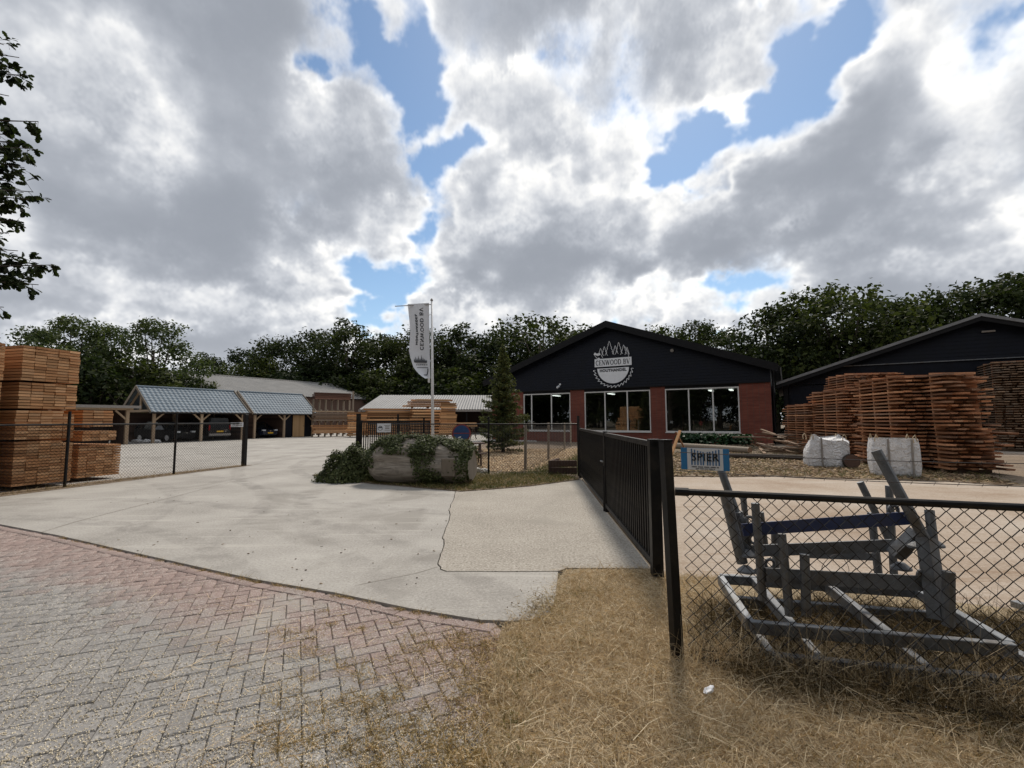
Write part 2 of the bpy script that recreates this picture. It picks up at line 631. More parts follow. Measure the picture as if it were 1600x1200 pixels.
def paver_mat():
    m, n, b, o = mat_new('paver')
    co = n.n('ShaderNodeNewGeometry').outputs['Position']
    isl = n.n('ShaderNodeNewGeometry').outputs['Random Per Island']
    obr = n.n('ShaderNodeObjectInfo').outputs['Random']
    r = n.m('FRACT', n.m('ADD', isl, n.m('MULTIPLY', obr, 7.31)))
    # a band of reddish stones along the slab, grey ones nearer the lane
    e0, e1 = G(187, 858), G(640, 950)
    dx, dy = (e1 - e0).normalized().xy
    nn = (-dy, dx)
    dist = n.m('SUBTRACT', n.v('DOT_PRODUCT', co, (-nn[0], -nn[1], 0)), -(nn[0] * e0.x + nn[1] * e0.y))
    wob = n.m('MULTIPLY', n.m('SUBTRACT', n.noise(co, 1.2, 4.0, 0.6), 0.5), 0.9)
    redness = n.map(n.m('ADD', dist, n.m('ADD', wob, n.m('MULTIPLY', r, 0.35))), 0.75, 1.25, 1.0, 0.0)
    grey = n.mix(r, (.20, .192, .183), (.262, .252, .24))
    red = n.mix(r, (.235, .175, .157), (.30, .224, .20))
    c = n.mix(redness, grey, red)
    grit = n.noise(co, 75, 4.0, 0.8)
    gm = n.map(n.noise(co, 1.7, 5.0, 0.65), 0.36, 0.58, 0.3, 1.0)
    c = n.mix(n.m('MULTIPLY', n.map(grit, 0.53, 0.62), gm), c, (.52, .49, .445))
    c = n.mix(n.m('MULTIPLY', n.map(grit, 0.44, 0.34), gm), c, (.11, .10, .09))
    sand = n.map(n.noise(co, 0.9, 6.0, 0.6, 0.5), 0.54, 0.66, 0.0, 0.75, smooth=True)
    c = n.mix(sand, c, (.345, .325, .295))
    n.put(b.inputs['Base Color'], c)
    b.inputs['Roughness'].default_value = 0.88
    b.inputs['Specular IOR Level'].default_value = 0.25
    set_bump(n, b, grit, 0.5, 0.008)
    return m


M['paver'] = paver_mat()


def wood_mat(name, stops, grain=(1.5, 30.0, 30.0), rnd=0.28, rough=0.75, bump=0.25, grey=0.0):
    m, n, b, o = mat_new(name)
    tcn = n.n('ShaderNodeTexCoord').outputs['Object']
    oi = n.n('ShaderNodeObjectInfo')
    rv = oi.outputs['Random']
    mp = n.n('ShaderNodeMapping', {'Vector': tcn, 'Scale': grain})
    n.put(mp.inputs['Location'], n.n('ShaderNodeCombineXYZ', {'X': n.m('MULTIPLY', rv, 37.0), 'Y': n.m('MULTIPLY', rv, 91.0), 'Z': n.m('MULTIPLY', rv, 53.0)}).outputs[0])
    f = n.noise(mp.outputs[0], 1.0, 5.0, 0.6, 0.8)
    c = n.ramp(n.m('ADD', n.m('MULTIPLY', f, 0.55), n.m('MULTIPLY', rv, 0.45)), stops)
    r2 = n.m('FRACT', n.m('MULTIPLY', rv, 17.77))
    c = n.mix(1.0, c, n.mix(r2, (1 - rnd,) * 3, (1 + rnd * .7,) * 3), 'MULTIPLY')
    if grey:
        r3 = n.m('FRACT', n.m('MULTIPLY', rv, 51.13))
        c = n.mix(n.m('MULTIPLY', n.map(r3, 0.45, 1.0), grey), c, (.20, .175, .15))
    n.put(b.inputs['Base Color'], c)
    b.inputs['Roughness'].default_value = rough
    b.inputs['Specular IOR Level'].default_value = 0.25
    set_bump(n, b, f, bump, 0.01)
    return m


M['board'] = wood_mat('sawn_board', [(.25, (.39, .185, .082)), (.5, (.52, .275, .13)), (.75, (.64, .385, .21))], rnd=.32)
M['waney'] = wood_mat('waney_board', [(.2, (.29, .125, .062)), (.5, (.44, .205, .105)), (.8, (.60, .335, .19))], rnd=.45, grey=.45)
M['old_board'] = wood_mat('old_board', [(.2, (.15, .095, .06)), (.5, (.22, .145, .095)), (.8, (.31, .22, .15))], rnd=.3, grey=.5)
M['fresh'] = wood_mat('fresh_board', [(.2, (.33, .145, .06)), (.5, (.47, .24, .105)), (.8, (.62, .38, .20))], rnd=.55)
M['post'] = wood_mat('oak_post', [(.2, (.31, .225, .15)), (.5, (.40, .295, .20)), (.8, (.49, .375, .26))], grain=(14, 14, 1.2), rnd=.1)
M['door_wood'] = wood_mat('door_wood', [(.2, (.34, .21, .10)), (.5, (.42, .27, .14)), (.8, (.48, .32, .18))], grain=(10, 10, 1.0), rnd=.1)
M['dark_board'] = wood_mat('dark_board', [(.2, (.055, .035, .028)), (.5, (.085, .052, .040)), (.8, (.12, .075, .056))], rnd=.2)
M['grey_wood'] = wood_mat('grey_wood', [(.2, (.16, .13, .10)), (.5, (.25, .21, .165)), (.8, (.36, .31, .25))], grain=(12, 12, 1.5), rnd=.2)
M['black_board'] = mat('black_cladding', (.0045, .0060, .0115), .5, .45, 2.0, .2, 25, spec=.18)
M['black_trim'] = mat('black_trim', (.009, .009, .010), .55, .3, 4.0, spec=.15)
M['black_steel'] = mat('black_steel', (.0065, .0065, .0075), .45, .3, 8.0, .05, 120, spec=.25, dirt=(.03, .026, .021))
M['black_wire'] = mat('black_wire', (.014, .013, .013), .5, .3, 9.0, spec=.35)
M['barbed'] = mat('barbed_wire', (.06, .05, .045), .5, .3, 9.0, spec=.4)
M['galv'] = mat('galvanised_steel', (.15, .158, .168), .5, .35, 14.0, .2, 60, metal=.4, spec=.5, dirt=(.10, .082, .062))
M['galv_light'] = mat('zinc_rail', (.23, .24, .25), .45, .2, 9.0, .06, 60, metal=.5, dirt=(.2, .19, .17))
M['blue_steel'] = mat('blue_beam', (.022, .035, .105), .45, .3, 8.0, .05, 80, dirt=(.05, .055, .085))
M['pole'] = mat('white_pole', (.70, .70, .70), .35, .08, 5.0)
M['white_frame'] = mat('white_frame', (.58, .57, .55), .45, .1, 3.0)
M['sign_white'] = mat('sign_white', (.72, .74, .77), .4, .06, 4.0)
M['sign_ink'] = mat('sign_ink', (.012, .015, .022), .5, .2, 4.0)
M['sign_blue'] = mat('sign_blue', (.035, .20, .44), .4, .15, 6.0)
M['spier_blue'] = mat('stripe_blue', (.06, .17, .36), .4, .15, 6.0)
M['round_blue'] = mat('faded_blue', (.035, .075, .19), .45, .3, 6.0)
M['round_red'] = mat('faded_red', (.25, .055, .05), .5, .3, 6.0)
M['bag'] = None
M['rubber'] = mat('rubber', (.012, .012, .012), .8, .2, 5.0)
M['stone'] = mat('stone', (.45, .43, .39), .8, .3, 6.0, .4, 30, rnd=.25)
M['strap'] = mat('strap', (.26, .24, .22), .8, .2, 9.0)
M['loop'] = mat('lifting_loop', (.50, .40, .27), .8, .2, 9.0)
M['soil'] = M['litter']


def brick_mat():
    m, n, b, o = mat_new('red_brick')
    tcn = n.n('ShaderNodeTexCoord').outputs['Object']
    sp = n.n('ShaderNodeSeparateXYZ', {0: tcn})
    uv = n.n('ShaderNodeCombineXYZ', {'X': n.m('ADD', sp.outputs[0], sp.outputs[1]), 'Y': sp.outputs[2], 'Z': 0.0}).outputs[0]
    bt = n.n('ShaderNodeTexBrick', {'Vector': uv, 'Color1': (.175, .046, .031, 1), 'Color2': (.24, .071, .046, 1), 'Mortar': (.11, .072, .058, 1), 'Scale': 1.0, 'Mortar Size': .008,
                                    'Brick Width': .22, 'Row Height': .0625, 'Mortar Smooth': .2, 'Bias': 0.0})
    c = n.mix(n.map(n.noise(tcn, 1.2, 6.0, 0.6), .35, .7), bt.outputs['Color'], n.mix(.5, bt.outputs['Color'], (.08, .03, .026)))
    n.put(b.inputs['Base Color'], c)
    b.inputs['Roughness'].default_value = .85
    b.inputs['Specular IOR Level'].default_value = .2
    set_bump(n, b, n.m('SUBTRACT', 1.0, bt.outputs['Fac']), .4, .01)
    return m


M['brick'] = brick_mat()


def leaf_mat(name, cols, rough=.55, trans=.35, tcol=(1.1, 1.25, .6)):
    m, n, b, o = mat_new(name)
    r = n.n('ShaderNodeNewGeometry').outputs['Random Per Island']
    co = n.n('ShaderNodeTexCoord').outputs['Object']
    orv = n.n('ShaderNodeObjectInfo').outputs['Random']
    f = n.m('ADD', n.m('MULTIPLY', r, .55), n.m('MULTIPLY', n.noise(co, .8, 3.0, .6), .45))
    c = n.ramp(f, [(.2, cols[0]), (.5, cols[1]), (.82, cols[2])])
    c = n.mix(1.0, c, n.mix(orv, (.62, .68, .72), (1.45, 1.32, 1.05)), 'MULTIPLY')
    n.put(b.inputs['Base Color'], c)
    b.inputs['Roughness'].default_value = rough
    b.inputs['Specular IOR Level'].default_value = .12
    tr = n.n('ShaderNodeBsdfTranslucent', {'Color': n.mix(1.0, c, tcol, 'MULTIPLY')})
    mx = n.n('ShaderNodeMixShader', {0: trans, 1: b.outputs[0], 2: tr.outputs[0]})
    n.put(o.inputs['Surface'], mx.outputs[0])
    return m


M['oak_leaf'] = leaf_mat('oak_leaf', [(.012, .019, .009), (.028, .040, .016), (.060, .075, .028)], trans=.3, rough=.7)
M['robinia'] = leaf_mat('robinia_leaf', [(.030, .045, .022), (.062, .086, .040), (.12, .145, .068)], trans=.3)
M['hedge'] = leaf_mat('bright_leaf', [(.03, .045, .012), (.065, .085, .022), (.11, .12, .04)], trans=.3)
M['ivy'] = leaf_mat('ivy_leaf', [(.030, .040, .016), (.070, .086, .036), (.150, .170, .080)], trans=.2, rough=.55)
M['conifer'] = leaf_mat('conifer_needle', [(.035, .052, .026), (.085, .105, .045), (.19, .19, .08)], trans=.25)
M['weed'] = leaf_mat('weed_leaf', [(.05, .06, .025), (.09, .10, .04), (.17, .16, .075)], trans=.25)
M['bed_leaf'] = leaf_mat('bed_plant_leaf', [(.012, .035, .016), (.025, .065, .028), (.06, .115, .05)], trans=.2, rough=.4)
M['straw'] = leaf_mat('straw', [(.38, .29, .185), (.69, .565, .40), (.88, .775, .60)], trans=.25, rough=.8, tcol=(1.0, .82, .62))
M['dry_moss'] = leaf_mat('dry_moss', [(.10, .08, .036), (.23, .185, .095), (.42, .34, .20)], trans=.15, rough=.8, tcol=(1.0, .9, .6))
M['chip'] = leaf_mat('wood_chip', [(.20, .13, .08), (.40, .29, .19), (.58, .47, .35)], trans=.0, rough=.8)
M['bark_chip'] = leaf_mat('bark_chip', [(.06, .042, .03), (.15, .108, .078), (.33, .265, .20)], trans=.0, rough=.85)
M['bark'] = mat('bark', (.055, .043, .033), .9, .4, 6.0, .8, 14)


def glass_mat():
    m, n, b, o = mat_new('window_glass')
    gl = n.n('ShaderNodeBsdfGlossy', {'Color': (.9, .93, .95, 1), 'Roughness': .015})
    trn = n.n('ShaderNodeBsdfTransparent', {'Color': (.62, .66, .65, 1)})
    fr = n.n('ShaderNodeFresnel', {'IOR': 1.5})
    mx = n.n('ShaderNodeMixShader', {0: n.m('ADD', n.m('MULTIPLY', fr.outputs[0], 1.2), .05, clamp=True), 1: trn.outputs[0], 2: gl.outputs[0]})
    n.put(o.inputs['Surface'], mx.outputs[0])
    return m


M['glass'] = glass_mat()
M['car_glass'] = mat('car_glass', (.012, .014, .016), .08, .1, 2.0, spec=.8)
M['car_black'] = mat('car_black', (.008, .008, .009), .25, .1, 2.0, coat=.6)
M['car_blue'] = mat('car_navy', (.010, .016, .035), .25, .1, 2.0, coat=.6)
M['chrome'] = mat('chrome', (.6, .6, .6), .2, .05, 2.0, metal=1.0)
M['lamp_glass'] = mat('headlamp', (.55, .58, .6), .15, .05, 2.0, spec=.8)
M['red_lamp'] = mat('tail_lamp', (.30, .01, .01), .2, .1, 2.0)
M['plate'] = mat('number_plate', (.72, .42, .03), .5, .05, 3.0)
M['rim'] = mat('wheel_rim', (.35, .35, .36), .35, .1, 3.0, metal=.7)
M['interior'] = mat('shop_interior', (.30, .30, .29), .8, .3, 1.0)
M['interior_floor'] = mat('shop_floor', (.15, .145, .14), .5, .2, 1.0)
M['cement_roof'] = None


def roof_mat(name, cols, wave=0.0):
    m, n, b, o = mat_new(name)
    co = n.n('ShaderNodeTexCoord').outputs['Object']
    c = n.ramp(n.noise(co, .9, 7.0, .65), [(.3, cols[0]), (.7, cols[1])])
    c = n.mix(n.m('MULTIPLY', n.map(n.noise(co, 4.0, 6.0, .7), .5, .7), .5), c, cols[2])
    n.put(b.inputs['Base Color'], c)
    b.inputs['Roughness'].default_value = .65
    return m


M['cement_roof'] = roof_mat('weathered_roof', [(.135, .135, .132), (.20, .197, .19), (.09, .084, .07)])
M['steel_roof'] = roof_mat('grey_roof_sheet', [(.14, .145, .15), (.20, .205, .21), (.105, .10, .095)])
M['tile'] = roof_mat('roof_tile_grey', [(.082, .118, .155), (.13, .175, .215), (.065, .09, .115)])


def bag_mat():
    m, n, b, o = mat_new('woven_bag')
    co = n.n('ShaderNodeTexCoord').outputs['Object']
    c = n.ramp(n.noise(co, 2.5, 6.0, .6), [(.3, (.66, .66, .67)), (.65, (.84, .84, .85))])
    sz_ = n.n('ShaderNodeSeparateXYZ', {0: co})
    c = n.mix(n.m('MULTIPLY', n.map(n.noise(co, 6.0, 6.0, .7), .50, .68), .15), c, (.42, .38, .33))
    n.put(b.inputs['Base Color'], c)
    b.inputs['Roughness'].default_value = .55
    h = n.m('ADD', n.noise(co, 5.0, 4.0, .6, 1.5), n.m('MULTIPLY', n.noise(co, 22.0, 3.0, .6, .8), .25))
    set_bump(n, b, h, 1.0, .12)
    return m


M['bag'] = bag_mat()
M['flag'] = mat('flag_cloth', (.66, .68, .72), .8, .06, 3.0)
M['flag_ink'] = mat('flag_print', (.07, .075, .085), .8, .1, 5.0)


# ================================================================ ground
E1 = Vector((.511, .859, 0)).normalized()      # depth direction of the yard's buildings
E2 = Vector((-.859, .511, 0)).normalized()     # along their gable fronts, to the left
ZUP = Vector((0, 0, 1))

kind(mesh_obj('ground', fast_mesh('ground', [(-500, -400, -.07), (500, -400, -.07), (500, 700, -.07), (-500, 700, -.07)], [[0, 1, 2, 3]]), M['earth']), 'structure')

edge_px = [(-60, 806), (0, 819), (90, 836), (187, 858), (290, 881), (400, 905), (520, 925), (640, 950), (750, 968)]
slab_edge = [G(*p) for p in edge_px]
crack_px = [(697, 893), (688, 889), (684, 881), (688, 866), (694, 850), (692, 838), (698, 822), (703, 806), (701, 797), (708, 782), (712, 765)]
crack = [G(*p) for p in crack_px]
JR = random.Random(3)
crack_fine = []
for a, b in zip(crack, crack[1:]):
    for t in (0, .25, .5, .75):
        q = a.lerp(b, t)
        j = .012 if t else 0
        crack_fine.append(Vector((q.x + JR.uniform(-j, j), q.y + JR.uniform(-j, j), 0)))
crack_fine.append(crack[-1])
joint = [G(872, 893), G(840, 893), G(790, 893.5), G(740, 893)]
far_l = [Vector((-20, 13.0, 0)), Vector((-12.5, 8.3, 0))]
main = far_l + slab_edge[0:] + [G(800, 970), G(832, 968), G(860, 958), G(868, 930), G(871, 905)] + [p + Vector((0, -.006, 0)) for p in joint] + [p + Vector((-.007, -.004, 0)) for p in crack_fine] \
    + [G(716, 745), Vector((1.2, 16, 0)), Vector((2.0, 40, 0)), Vector((0, 78, 0)), Vector((-90, 78, 0)), Vector((-90, 30, 0))]
sheet('concrete_yard', main, 0.0, M['concrete'], .06)
panel = [p + Vector((.006, .005, 0)) for p in crack_fine] + [G(760, 760), G(905, 747), G(912, 753), G(945, 797), G(1018, 889), G(1000, 888), G(885, 888)] + [p + Vector((0, .006, 0)) for p in joint]
sheet('rough_concrete_slab', panel, .004, M['rough_concrete'], .06)
sheet('sandy_yard', [(1.46, 4.2), (1.82, 12.2), (3.0, 16), (12, 26), (14, 50), (70, 50), (70, -6), (9, -6), (3.6, 3.0)], -.012, M['sand'], .05)
verge_poly = [G(871, 905), G(868, 930), G(862, 958), G(800, 972), G(782, 985), G(770, 1040), G(764, 1100), G(768, 1200), Vector((-.1, 1.2, 0)), Vector((0, -4, 0)), Vector((9.5, -4, 0)), Vector((9.5, .6, 0)),
              Vector((5.2, 3.3, 0)), Vector((3.5, 4.0, 0)), Vector((2.4, 4.5, 0)), Vector((1.55, 4.6, 0)), G(1018, 889), G(885, 888)]
sheet('grass_verge', verge_poly, -.008, M['verge'], .04)
M['dead_weed_soil'] = ground_mat('dead_weed_soil', [(.3, (.045, .036, .026)), (.7, (.10, .08, .055))], 4., ((.2, .16, .105), (.02, .016, .012)), 50, .8, bump=.8, bscale=40)
sheet('weedy_soil', [(1.10, 3.00), (1.42, 3.7), (1.9, 4.05), (2.7, 3.95), (3.6, 3.65), (4.8, 3.0), (6.2, 1.5), (6.0, 1.1), (2.75, 2.40)], -.003, M['dead_weed_soil'])
road_poly = [Vector((-20, 12.9, 0)), Vector((-12.5, 8.25, 0))] + slab_edge + [G(800, 972), G(800, 1000), G(800, 1200), Vector((.0, 1.2, 0)), Vector((.2, -5, 0)), Vector((-30, -5, 0)), Vector((-30, 12, 0))]
pave = sheet('brick_pavement', road_poly, -.045, M['bedding'])
WM['brick_pavement'] = Matrix.Identity(4)


# herringbone bricks
def brick_rows():
    A = np.array((.907, .42)) / np.hypot(.907, .42)
    B = np.array((-A[1], A[0]))
    u = .1025
    o = np.array((-2.0, 3.0))
    out = []
    for i in range(-140, 140):
        for j in range(-80, 80):
            bx, by = i + 2 * j, i - 2 * j
            if abs(bx) > 110 or abs(by) > 110:
                continue
            for (cx, cy, rot) in ((bx + 1.0, by + .5, 0), (bx + .5, by + 2.0, 1)):
                p = o + A * (cx * u) + B * (cy * u)
                if -13 < p[0] < 1.4 and .9 < p[1] < 11:
                    out.append((p[0], p[1], math.atan2(A[1], A[0]) + rot * math.pi / 2))
    return np.array(out)


bk = brick_rows()
pave_in = [(-12.5, 8.4)] + [(p.x, p.y + .06) for p in slab_edge] + [tuple(G(806, 985).xy), tuple(G(812, 1100).xy), tuple(G(815, 1250).xy), (0.1, .9), (-13, .9)]
bk = bk[in_poly(bk, pave_in)]
rb = np.random.default_rng(21)
BL, BW = .2005, .0985
prof = [(-.5, -.5, -.045), (.5, -.5, -.045), (.5, .5, -.045), (-.5, .5, -.045), (-.5, -.5, -.006), (.5, -.5, -.006), (.5, .5, -.006), (-.5, .5, -.006), (-.47, -.44, 0), (.47, -.44, 0), (.47, .44, 0), (-.47, .44, 0)]
bfaces = [(8, 9, 10, 11), (4, 5, 9, 8), (5, 6, 10, 9), (6, 7, 11, 10), (7, 4, 8, 11), (0, 1, 5, 4), (1, 2, 6, 5), (2, 3, 7, 6), (3, 0, 4, 7)]
bme = bpy.data.meshes.new('brick')
bme.from_pydata([(x * BL, y * BW, z) for x, y, z in prof], [], bfaces)
bme.materials.append(M['paver'])
zj = -.019 + rb.normal(size=len(bk)) * .0016
tj = rb.normal(size=(len(bk), 3)) * np.array((.010, .010, .012))
# the edging course along the slab
course = []
acc = 0.0
for a, b in zip(slab_edge, slab_edge[1:]):
    d = (b - a).normalized()
    nrm_ = Vector((d.y, -d.x, 0))
    L_ = (b - a).length
    t = acc
    while t < L_:
        q = a + d * (t + .1) + nrm_ * .085
        course.append((q.x, q.y, math.atan2(d.y, d.x)))
        t += .205
    acc = t - L_
course = np.array(course)
bk = np.concatenate([bk, course])
zj = np.concatenate([zj, np.full(len(course), -.013) + rb.normal(size=len(course)) * .001])
tj = np.concatenate([tj, rb.normal(size=(len(course), 3)) * .008])
# what shows largest: nearest ones inside the frame
sxp = 800 + FPX * bk[:, 0] / bk[:, 1]
syp = 657 + FPX * 1.53 / bk[:, 1]
show = (sxp > 10) & (sxp < 770) & (syp < 1195)
score = np.where(show, -np.hypot(bk[:, 0], bk[:, 1]), -1e3)
near = set(np.argsort(-score)[:300].tolist())
PV, PF = [], []
pr = np.array(prof) * np.array((BL, BW, 1))
for i, (x, y, a) in enumerate(bk):
    if i in near:
        o = bpy.data.objects.new('brick', bme)
        o.location = (x, y, zj[i])
        o.rotation_euler = (tj[i][0], tj[i][1], a + tj[i][2])
        link(o, pave)
    else:
        R = np.array(Euler((tj[i][0], tj[i][1], a + tj[i][2])).to_matrix())
        PF.append(np.array(bfaces) + 12 * len(PV))
        PV.append(pr @ R.T + np.array((x, y, zj[i])))
kind(mesh_obj('brick_field', fast_mesh('brick_field', np.concatenate(PV), np.concatenate(PF)), M['paver'], pave), 'stuff')

# ---------------------------------------------------------------- dry grass
FENCE_A, FENCE_B = Vector((1.07, 3.05, 0)), Vector((2.75, 2.47, 0))      # the near chain-link fence
FDIR = (FENCE_B - FENCE_A).normalized()
rg = np.random.default_rng(5)


def dist_weight(p, near=2.0):
    return np.clip((near / np.maximum(np.hypot(p[:, 0], p[:, 1]), .5)) ** 1.0, .1, 1)


def z0(p, z=-.01):
    return np.concatenate([p, np.full((len(p), 1), z)], 1)


def clumpy(p, scale, seed, amt):
    """value noise in [0,1] for clumping"""
    s = np.random.default_rng(seed).random((64, 64))
    q = p * scale
    i = np.floor(q).astype(int)
    f = q - i
    f = f * f * (3 - 2 * f)
    g = lambda a, b: s[(i[:, 0] + a) % 64, (i[:, 1] + b) % 64]
    v = (g(0, 0) * (1 - f[:, 0]) + g(1, 0) * f[:, 0]) * (1 - f[:, 1]) + (g(0, 1) * (1 - f[:, 0]) + g(1, 1) * f[:, 0]) * f[:, 1]
    return 1 - amt + amt * v


view_verge = [p for p in verge_poly]
pts = sample_poly([G(885, 889), G(1018, 889), (1.6, 4.6), (2.4, 4.5), (3.5, 4.0), (5.2, 3.3), (6.5, 2.2), (5, 1.0), (2.2, 1.15), (-.12, 1.15), G(768, 1200), G(764, 1100), G(772, 1035), G(784, 985), G(800, 970), G(864, 957), G(868, 925)], 230000, rg)
cl_ = clumpy(pts, 5.0, 1, .6) * clumpy(pts, 1.3, 2, .55)
behind = (pts - np.array(FENCE_A.xy)) @ np.array((-FDIR.y, FDIR.x)) > .1
behind &= (pts - np.array(FENCE_A.xy)) @ np.array(FDIR.xy) > np.maximum(0, (pts[:, 1] - 3.05) * .30)
keep = rg.random(len(pts)) < np.where(behind, .10, 1.0) * np.clip(cl_ * 1.7, .12, 1) * np.clip(3.4 / (np.hypot(pts[:, 0], pts[:, 1]) + .6), .4, 1)
pts = pts[keep]
n_ = len(pts)
pts = pts + rg.normal(size=pts.shape) * .05
ln = rg.gamma(2.6, .017, n_) + .015
V1 = blades(z0(pts), ln, rg.uniform(.002, .0055, n_), rg.uniform(.35, 1.5, n_), rg, 1.0)
# long loose stalks lying over it
p2 = sample_poly([G(885, 895), G(1018, 895), (2.4, 3.4), (4.5, 2.4), (4, 1.0), (0, 1.2), G(775, 1150), G(800, 990)], 2200, rg)
V2 = blades(z0(p2, .03), rg.uniform(.06, .26, len(p2)), rg.uniform(.002, .004, len(p2)), rg.uniform(1.1, 1.55, len(p2)), rg, .35)
# upright stalks along the fence foot
t = rg.random(5200) * 5.5 - .05
off = rg.normal(size=5200) * .09
p3 = np.array(FENCE_A.xy)[None] + t[:, None] * np.array(FDIR.xy)[None] + off[:, None] * np.array((-FDIR.y, FDIR.x))[None]
V3 = blades(z0(p3), rg.gamma(3.0, .055, 5200) + .04, rg.uniform(.0018, .0036, 5200), rg.uniform(.05, .9, 5200), rg, .8)
vv, ff = merge(V1, V2, V3)
g1 = kind(mesh_obj('dry_grass', fast_mesh('dry_grass', vv, ff), M['straw']), 'stuff')
g1['label'] = 'bleached dry grass on the verge beside the fence'
# dark matted thatch beneath and dead weeds behind the mesh
p4 = sample_poly([(1.1, 3.0), (1.5, 3.9), (2.6, 4.0), (4.6, 3.3), (5.4, 1.6), (2.75, 2.42)], 26000, rg)
V4 = blades(z0(p4), rg.gamma(3.0, .035, 26000) + .02, rg.uniform(.002, .0045, 26000), rg.uniform(.1, 1.4, 26000), rg, .8)
V6 = None
p5 = sample_poly([G(870, 905), G(1018, 889), (2.75, 2.4), (4, 1.2), (0, 1.2), G(766, 1180), G(780, 990)], 9000, rg)
V5 = blades(z0(p5), rg.gamma(3.0, .016, 9000) + .012, rg.uniform(.002, .004, 9000), rg.uniform(.4, 1.5, 9000), rg, .8)
t7 = rg.random(16000) * 5.0 + .25
o7 = rg.normal(-.10, .17, 16000) * (.6 + t7 * .25)
p7 = np.array(FENCE_A.xy)[None] + t7[:, None] * np.array(FDIR.xy)[None] + o7[:, None] * np.array((-FDIR.y, FDIR.x))[None]
V7 = blades(z0(p7), rg.gamma(3.0, .035, 16000) + .02, rg.uniform(.002, .0045, 16000), rg.uniform(.05, 1.3, 16000), rg, .9)
kind(mesh_obj('dead_weeds', fast_mesh('dead_weeds', *merge(V4, V7)), leaf_mat('dead_weed', [(.03, .024, .014), (.075, .058, .034), (.20, .155, .09)], trans=.1, rough=.8, tcol=(1, .9, .6))), 'stuff')
pc_ = np.array([tuple(G(rg.normal(852, 18), rg.normal(952, 14)).xy) for _ in range(900)])
V8 = blades(z0(pc_, .0), rg.gamma(2.5, .012, len(pc_)) + .01, rg.uniform(.002, .004, len(pc_)), rg.uniform(.4, 1.5, len(pc_)), rg, .9)
pd_ = np.array([tuple(G(rg.normal(845, 26), rg.normal(952, 14)).xy) for _ in range(120)])
kind(mesh_obj('corner_dirt', fast_mesh('corner_dirt', *chips(z0(pd_, .004), rg.uniform(.004, .016, len(pd_)), rg.uniform(.004, .012, len(pd_)), rg.uniform(.002, .006, len(pd_)), rg)), M['chip']), 'stuff')
vv, ff = merge(V5, V8)
g2 = kind(mesh_obj('thatch', fast_mesh('thatch', vv, ff), M['dry_moss']), 'stuff')

pgr = sample_poly([G(885, 895), G(1015, 895), (1.3, 3.4), (2.6, 2.2), (3.6, 1.2), (0, 1.2), G(775, 1150), G(800, 990)], 9000, rg)
pgr = pgr[clumpy(pgr, 2.2, 9, 1.0) * clumpy(pgr, 7.0, 10, .6) > .52]
kind(mesh_obj('green_shoots', fast_mesh('green_shoots', *blades(z0(pgr), rg.gamma(3.0, .014, len(pgr)) + .02, rg.uniform(.002, .0045, len(pgr)), rg.uniform(.1, 1.2, len(pgr)), rg, .8)), M['weed']), 'stuff')

# tufts of grass in the joints of the pavement, thinning out away from the verge
tufts = []
rt = random.Random(8)
for k in range(200):
    u_ = rt.random()
    px_ = 805 - 400 * (rt.random() ** 1.8)
    py_ = 945 + (1240 - 945) * rt.random() ** .9
    if py_ < 905 + (px_ - 400) * .19 + 18:
        continue
    g_ = G(px_, py_, -.03)
    tufts.append((g_.x, g_.y, rt.uniform(.03, .13) * (1.3 if px_ > 640 else .8)))
for k in range(60):                                   # along the slab edge
    i = rt.randrange(2, len(slab_edge) - 1)
    q = slab_edge[i].lerp(slab_edge[i + 1], rt.random())
    tufts.append((q.x, q.y - .03, rt.uniform(.015, .05)))
tp, tl = [], []
for (x, y, r) in tufts:
    k = int(40 + 2600 * r * r * 3.6)
    a = rg.random(k) * 2 * math.pi
    rr = r * np.sqrt(rg.random(k))
    tp.append(np.stack([x + np.cos(a) * rr * 1.25, y + np.sin(a) * rr, np.full(k, -.024)], 1))
    tl.append(rg.gamma(3.0, .008, k) + .008)
tp = np.concatenate(tp)
tl = np.concatenate(tl)
nt = len(tp)
half = rg.random(nt) < .72
Va = blades(tp[half], tl[half] * 1.25, rg.uniform(.002, .0045, half.sum()), rg.uniform(.3, 1.5, half.sum()), rg, .9)
Vb = blades(tp[~half], tl[~half] * 1.1, rg.uniform(.0015, .0034, (~half).sum()), rg.uniform(.3, 1.5, (~half).sum()), rg, .9)
kind(mesh_obj('joint_grass', fast_mesh('joint_grass', *Va), M['dry_moss']), 'stuff')
# straws blown over the bricks
ps = np.array([tuple(G(rt.uniform(230, 800), rt.uniform(930, 1230), -.022).xy) for _ in range(650)])
Vc = blades(z0(ps, -.010), rg.uniform(.03, .2, len(ps)), rg.uniform(.001, .0024, len(ps)), rg.uniform(1.45, 1.56, len(ps)), rg, .06)
vv, ff = merge(Vb, Vc)
kind(mesh_obj('loose_straw', fast_mesh('loose_straw', vv, ff), M['straw']), 'stuff')
# grit: chippings on the bricks
pg = np.array([tuple(G(rt.uniform(-20, 760), 905 + 300 * rt.random() ** .8, -.028).xy) for _ in range(9000)])
pg = pg[in_poly(pg, pave_in)]
Vg = chips(z0(pg, -.015), rg.uniform(.003, .008, len(pg)), rg.uniform(.003, .006, len(pg)), rg.uniform(.002, .005, len(pg)), rg)
M['grit'] = leaf_mat('grit', [(.25, .23, .2), (.45, .42, .37), (.66, .63, .58)], trans=0, rough=.8)
kind(mesh_obj('grit', fast_mesh('grit', *Vg), M['grit']), 'stuff')
